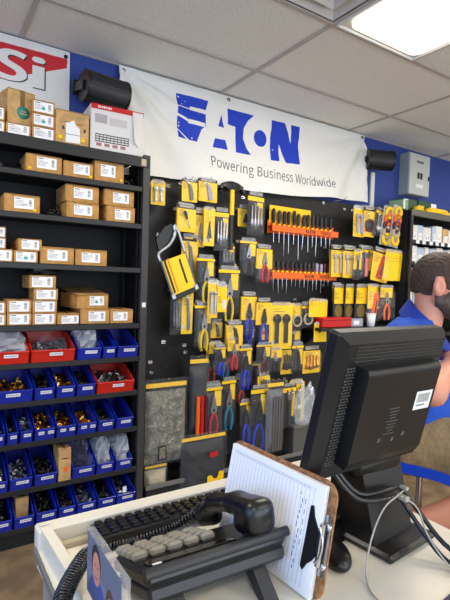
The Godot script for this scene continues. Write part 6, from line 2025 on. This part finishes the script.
func clerk() -> void:
	var t := thing("person", "seated man in a blue polo shirt and khaki shorts, sitting sideways behind the computer monitor", "person", C)
	var skin := mat("skin", Color(0.80, 0.54, 0.44), 0.5, 0, {"sss": 0.15})
	var b := Basis(R, Vector3.UP, F)
	var H := P(0.068, 0.568, 0)
	var er := Vector3(1.2578, 1.0175, -0.8059)
	var wr := Vector3(1.5039, 1.0777, -0.8993)
	var sr := P(-0.025, 0.330, 0.175)
	var sl := P(-0.025, 0.330, -0.175)
	var el := P(0.06, 0.12, -0.25)
	var wl := P(0.27, 0.20, -0.14)
	var hr := P(0.0, 0.0, 0.09)
	var hl := P(0.0, 0.0, -0.09)
	var kr := P(0.43, -0.02, 0.13)
	var kl := P(0.42, -0.02, -0.14)
	var ar := Vector3(1.3568, 0.4873, -0.9937)
	var al := P(0.36, -0.42, -0.13)
	# one continuous body, head and hands on finer grids
	var s := st()
	var pr := torso(-0.004)
	pr += [cap(P(0.020, 0.38, 0), P(0.040, 0.50, 0), 0.056, 0.054, 0.02), cap(sr, er, 0.050, 0.038, 0.03), cap(er, wr, 0.040, 0.026, 0.01), cap(sl, el, 0.050, 0.038, 0.03), cap(el, wl, 0.040, 0.026, 0.01),
		cap(hr, kr, 0.085, 0.056, 0.04), cap(kr, kr.lerp(ar, 0.35), 0.055, 0.056, 0.02), cap(kr.lerp(ar, 0.35), ar, 0.056, 0.036, 0.02), cap(hl, kl, 0.085, 0.056, 0.04), cap(kl, kl.lerp(al, 0.35), 0.055, 0.056, 0.02), cap(kl.lerp(al, 0.35), al, 0.056, 0.036, 0.02)]
	field(s, pr, 0.013)
	var hd := [cap(P(0.037, 0.48, 0), H - Vector3.UP * 0.03 - F * 0.030, 0.054, 0.050, 0.012), ell(H + Vector3.UP * 0.019 - F * 0.004, Vector3(0.074, 0.096, 0.089), b, 0.02), ell(H + F * 0.042 - Vector3.UP * 0.045, Vector3(0.052, 0.066, 0.056), b, 0.02), cap(H + F * 0.072 - Vector3.UP * 0.092, H + F * 0.074 - Vector3.UP * 0.092, 0.022, 0.022, 0.03),
		cap(H + F * 0.092 + Vector3.UP * 0.012, H + F * 0.112 - Vector3.UP * 0.024, 0.009, 0.013, 0.012), cap(H + F * 0.080 + Vector3.UP * 0.030 + R * 0.035, H + F * 0.080 + Vector3.UP * 0.030 - R * 0.035, 0.012, 0.012, 0.012), cap(H + F * 0.0775 + Vector3.UP * 0.0165 + R * 0.022, H + F * 0.0735 + Vector3.UP * 0.0150 + R * 0.044, 0.0055, 0.005, 0.004), cap(H + F * 0.0775 + Vector3.UP * 0.0165 - R * 0.022, H + F * 0.0735 + Vector3.UP * 0.0150 - R * 0.044, 0.0055, 0.005, 0.004), cap(H + F * 0.088 - Vector3.UP * 0.052 + R * 0.018, H + F * 0.088 - Vector3.UP * 0.052 - R * 0.018, 0.009, 0.009, 0.008)]
	for sg in [-1.0, 1.0]:
		hd.append(ell(H + F * 0.088 + Vector3.UP * 0.008 + R * sg * 0.032, Vector3(0.017, 0.012, 0.010), b, 0.008, true))
		hd.append(ell(H + F * 0.060 - Vector3.UP * 0.028 + R * sg * 0.042, Vector3(0.020, 0.018, 0.022), b, 0.015))
		hd.append(ell(H - F * 0.002 - Vector3.UP * 0.006 + R * sg * 0.086, Vector3(0.014, 0.034, 0.021), Basis(Vector3.UP, sg * 0.45) * b, 0.005))
		hd.append(ell(H + F * 0.003 - Vector3.UP * 0.002 + R * sg * 0.101, Vector3(0.009, 0.020, 0.011), b, 0.005, true))
	field(s, hd, 0.0036)
	hand(s, wr, (wr - er).normalized(), (F * 0.2 - R * 0.9).normalized())
	hand(s, wl, (wl - el).normalized(), (R * 0.8 - Vector3.UP * 0.4).normalized())
	obj("body", s, skin, t).position = -C
	# eyes, hair, beard
	for sg in [-1.0, 1.0]:
		s = st()
		lathe(s, Array(arc(Vector2.ZERO, 0.0095, -90, 90, 8)), 12, Transform3D(Basis.IDENTITY, H + F * 0.0755 + Vector3.UP * 0.008 + R * sg * 0.032 - C))
		var ey := obj("eye", s, M.white, t)
		s = st()
		lathe(s, [Vector2(0.0055, 0), Vector2(0.004, 0.0015), Vector2(0, 0.002)], 12, Transform3D(Basis(R, F, R.cross(F)), H + F * 0.0838 + Vector3.UP * 0.008 + R * sg * 0.032 - C))
		obj("iris", s, M.tape, ey)
	s = st()
	var hair_keep := func(w: Vector3) -> float:
		var q := w - H
		var fx := q.dot(F)
		var g := -0.036 + 0.012 * smoothstep(-0.045, -0.09, fx) + 0.004 * sin(q.dot(R) * 160.0)
		if fx > -0.022: g = lerpf(-0.036, 0.032, smoothstep(-0.026, -0.014, fx))
		if fx > 0.012: g = lerpf(0.028, -0.015, smoothstep(0.012, 0.024, fx))
		if fx > 0.036: g = lerpf(-0.015, 0.055, smoothstep(0.036, 0.060, fx))
		if fx > 0.06: g = lerpf(0.055, 0.085, smoothstep(0.06, 0.085, fx))
		return (g - q.y) * 0.8
	field(s, [ell(H + Vector3.UP * 0.022 - F * 0.006, Vector3(0.0785, 0.101, 0.095), b, 0.02), cap(H - F * 0.036 - Vector3.UP * 0.060, H - F * 0.040 - Vector3.UP * 0.02, 0.054, 0.055, 0.02)], 0.0036, 0.004, 1300.0, hair_keep)
	var hm := mat("hair", Color(0.34, 0.235, 0.165), 0.7, 0, {"tex": noise_tex(0.08, FastNoiseLite.TYPE_SIMPLEX, [[0.0, 1.0], [Color(0.35, 0.35, 0.35), Color(1.0, 1.0, 1.0)]], 256, 4, 8), "tri": 7.0})
	obj("hair", s, hm, t).position = -C
	s = st()
	var beard_keep := func(w: Vector3) -> float:
		var q := w - H
		var fx := q.dot(F)
		var g := lerpf(-0.036, -0.012, smoothstep(0.006, 0.014, fx)) + lerpf(0.0, -0.026, smoothstep(0.03, 0.08, fx))
		var mouth := 0.012 - Vector2(q.dot(R) * 0.5, q.y + 0.052).length() if fx > 0.05 else -1.0
		return maxf(maxf(q.y - g, -0.014 - fx) * 0.8, mouth)
	field(s, [ell(H + F * 0.042 - Vector3.UP * 0.045, Vector3(0.064, 0.074, 0.066), b, 0.02), cap(H + F * 0.072 - Vector3.UP * 0.094, H + F * 0.076 - Vector3.UP * 0.096, 0.032, 0.032, 0.03), cap(H - F * 0.006 - Vector3.UP * 0.050 + R * 0.050, H + F * 0.07 - Vector3.UP * 0.088 + R * 0.026, 0.025, 0.026, 0.015), cap(H - F * 0.006 - Vector3.UP * 0.050 - R * 0.050, H + F * 0.07 - Vector3.UP * 0.088 - R * 0.026, 0.025, 0.026, 0.015)], 0.0036, 0.004, 1500.0, beard_keep)
	obj("beard", s, mat("beard_hair", Color(0.30, 0.24, 0.20), 0.65), t).position = -C
	# polo shirt with short sleeves, collar
	s = st()
	pr = torso(0.012)
	pr += [cap(sr, sr.lerp(er, 0.52), 0.066, 0.062, 0.04), cap(sl, sl.lerp(el, 0.6), 0.066, 0.062, 0.04), cap(P(-0.015, 0.355, 0), P(0.010, 0.410, 0), 0.080, 0.070, 0.03),
		cap(P(0.050, 0.450, 0), P(0.060, 0.555, 0), 0.060, 0.064, 0.004, true)]
	field(s, pr, 0.011, 0.007, 260.0)
	var cloth := mat("polo", Color(0.09, 0.28, 0.68), 0.85, 0, {"rim": 0.3, "bump": noise_tex(0.3, FastNoiseLite.TYPE_SIMPLEX, [], 128, 2), "depth": 0.03, "tri": 20.0})
	obj("polo_shirt", s, cloth, t).position = -C
	s = st()
	var col := func(u: float, v: float) -> Vector3:
		var an := lerpf(-2.72, 2.72, u)           # 0 at the nape
		var fr := absf(an) / 2.72
		var rr := lerpf(0.068, 0.104 + 0.022 * pow(fr, 4.0), v)
		var drop := lerpf(0.0, 0.052 + 0.025 * pow(fr, 3.0), v)
		return P(0.037, 0.520 - 0.150 * pow(fr, 1.3), 0) + (-F * cos(an) + R * sin(an)) * rr - Vector3.UP * drop - C
	slab_sheet(s, 40, 6, col, Vector3(0, -0.003, 0))
	obj("collar", s, mat("polo_collar", Color(0.05, 0.18, 0.54), 0.85, 0, {"rim": 0.3}), t)
	s = st()
	box(s, Vector3.ZERO, Vector3(0.004, 0.03, 0.035), 0.001, Transform3D(Basis(R, Vector3.UP, F), P(0.088, 0.300, 0.140) - C))
	obj("chest_logo", s, M.white, t)
	# shorts
	s = st()
	pr = [ell(P(-0.005, -0.01, 0), Vector3(0.185, 0.10, 0.140), b, 0.05), cap(hr + Vector3.UP * 0.018, hr.lerp(kr, 0.90) + Vector3.UP * 0.008, 0.112, 0.100, 0.05), cap(hl + Vector3.UP * 0.018, hl.lerp(kl, 0.90) + Vector3.UP * 0.008, 0.112, 0.100, 0.05)]
	field(s, pr, 0.011, 0.014, 240.0)
	var im := blank(128, 128, Color(0.52, 0.43, 0.30))
	for k in 4:
		im.fill_rect(Rect2i(k * 32, 0, 2, 128), Color(0.44, 0.36, 0.25))
		im.fill_rect(Rect2i(0, k * 32, 128, 2), Color(0.44, 0.36, 0.25))
	for k in 8: im.fill_rect(Rect2i(k * 16 + 8, 0, 1, 128), Color(0.60, 0.52, 0.40))
	obj("shorts", s, mat("khaki", Color.WHITE, 0.9, 0, {"tex": tex(im), "tri": 9.0, "rim": 0.2}), t).position = -C
	for q in [[ar, (F * 0.7 - Vector3.UP * 0.7).normalized()], [al, (F * 0.95 - Vector3.UP * 0.3).normalized()]]:
		s = st()
		var a: Vector3 = q[0]
		var fw: Vector3 = q[1]
		field(s, [cap(a - Vector3.UP * 0.02 - fw * 0.03, a - Vector3.UP * 0.045 + fw * 0.06, 0.042, 0.040, 0.02), cap(a - Vector3.UP * 0.045 + fw * 0.06, a - Vector3.UP * 0.05 + fw * 0.15, 0.040, 0.032, 0.02)], 0.008)
		obj("shoe", s, M.black_rubber, t).position = -C
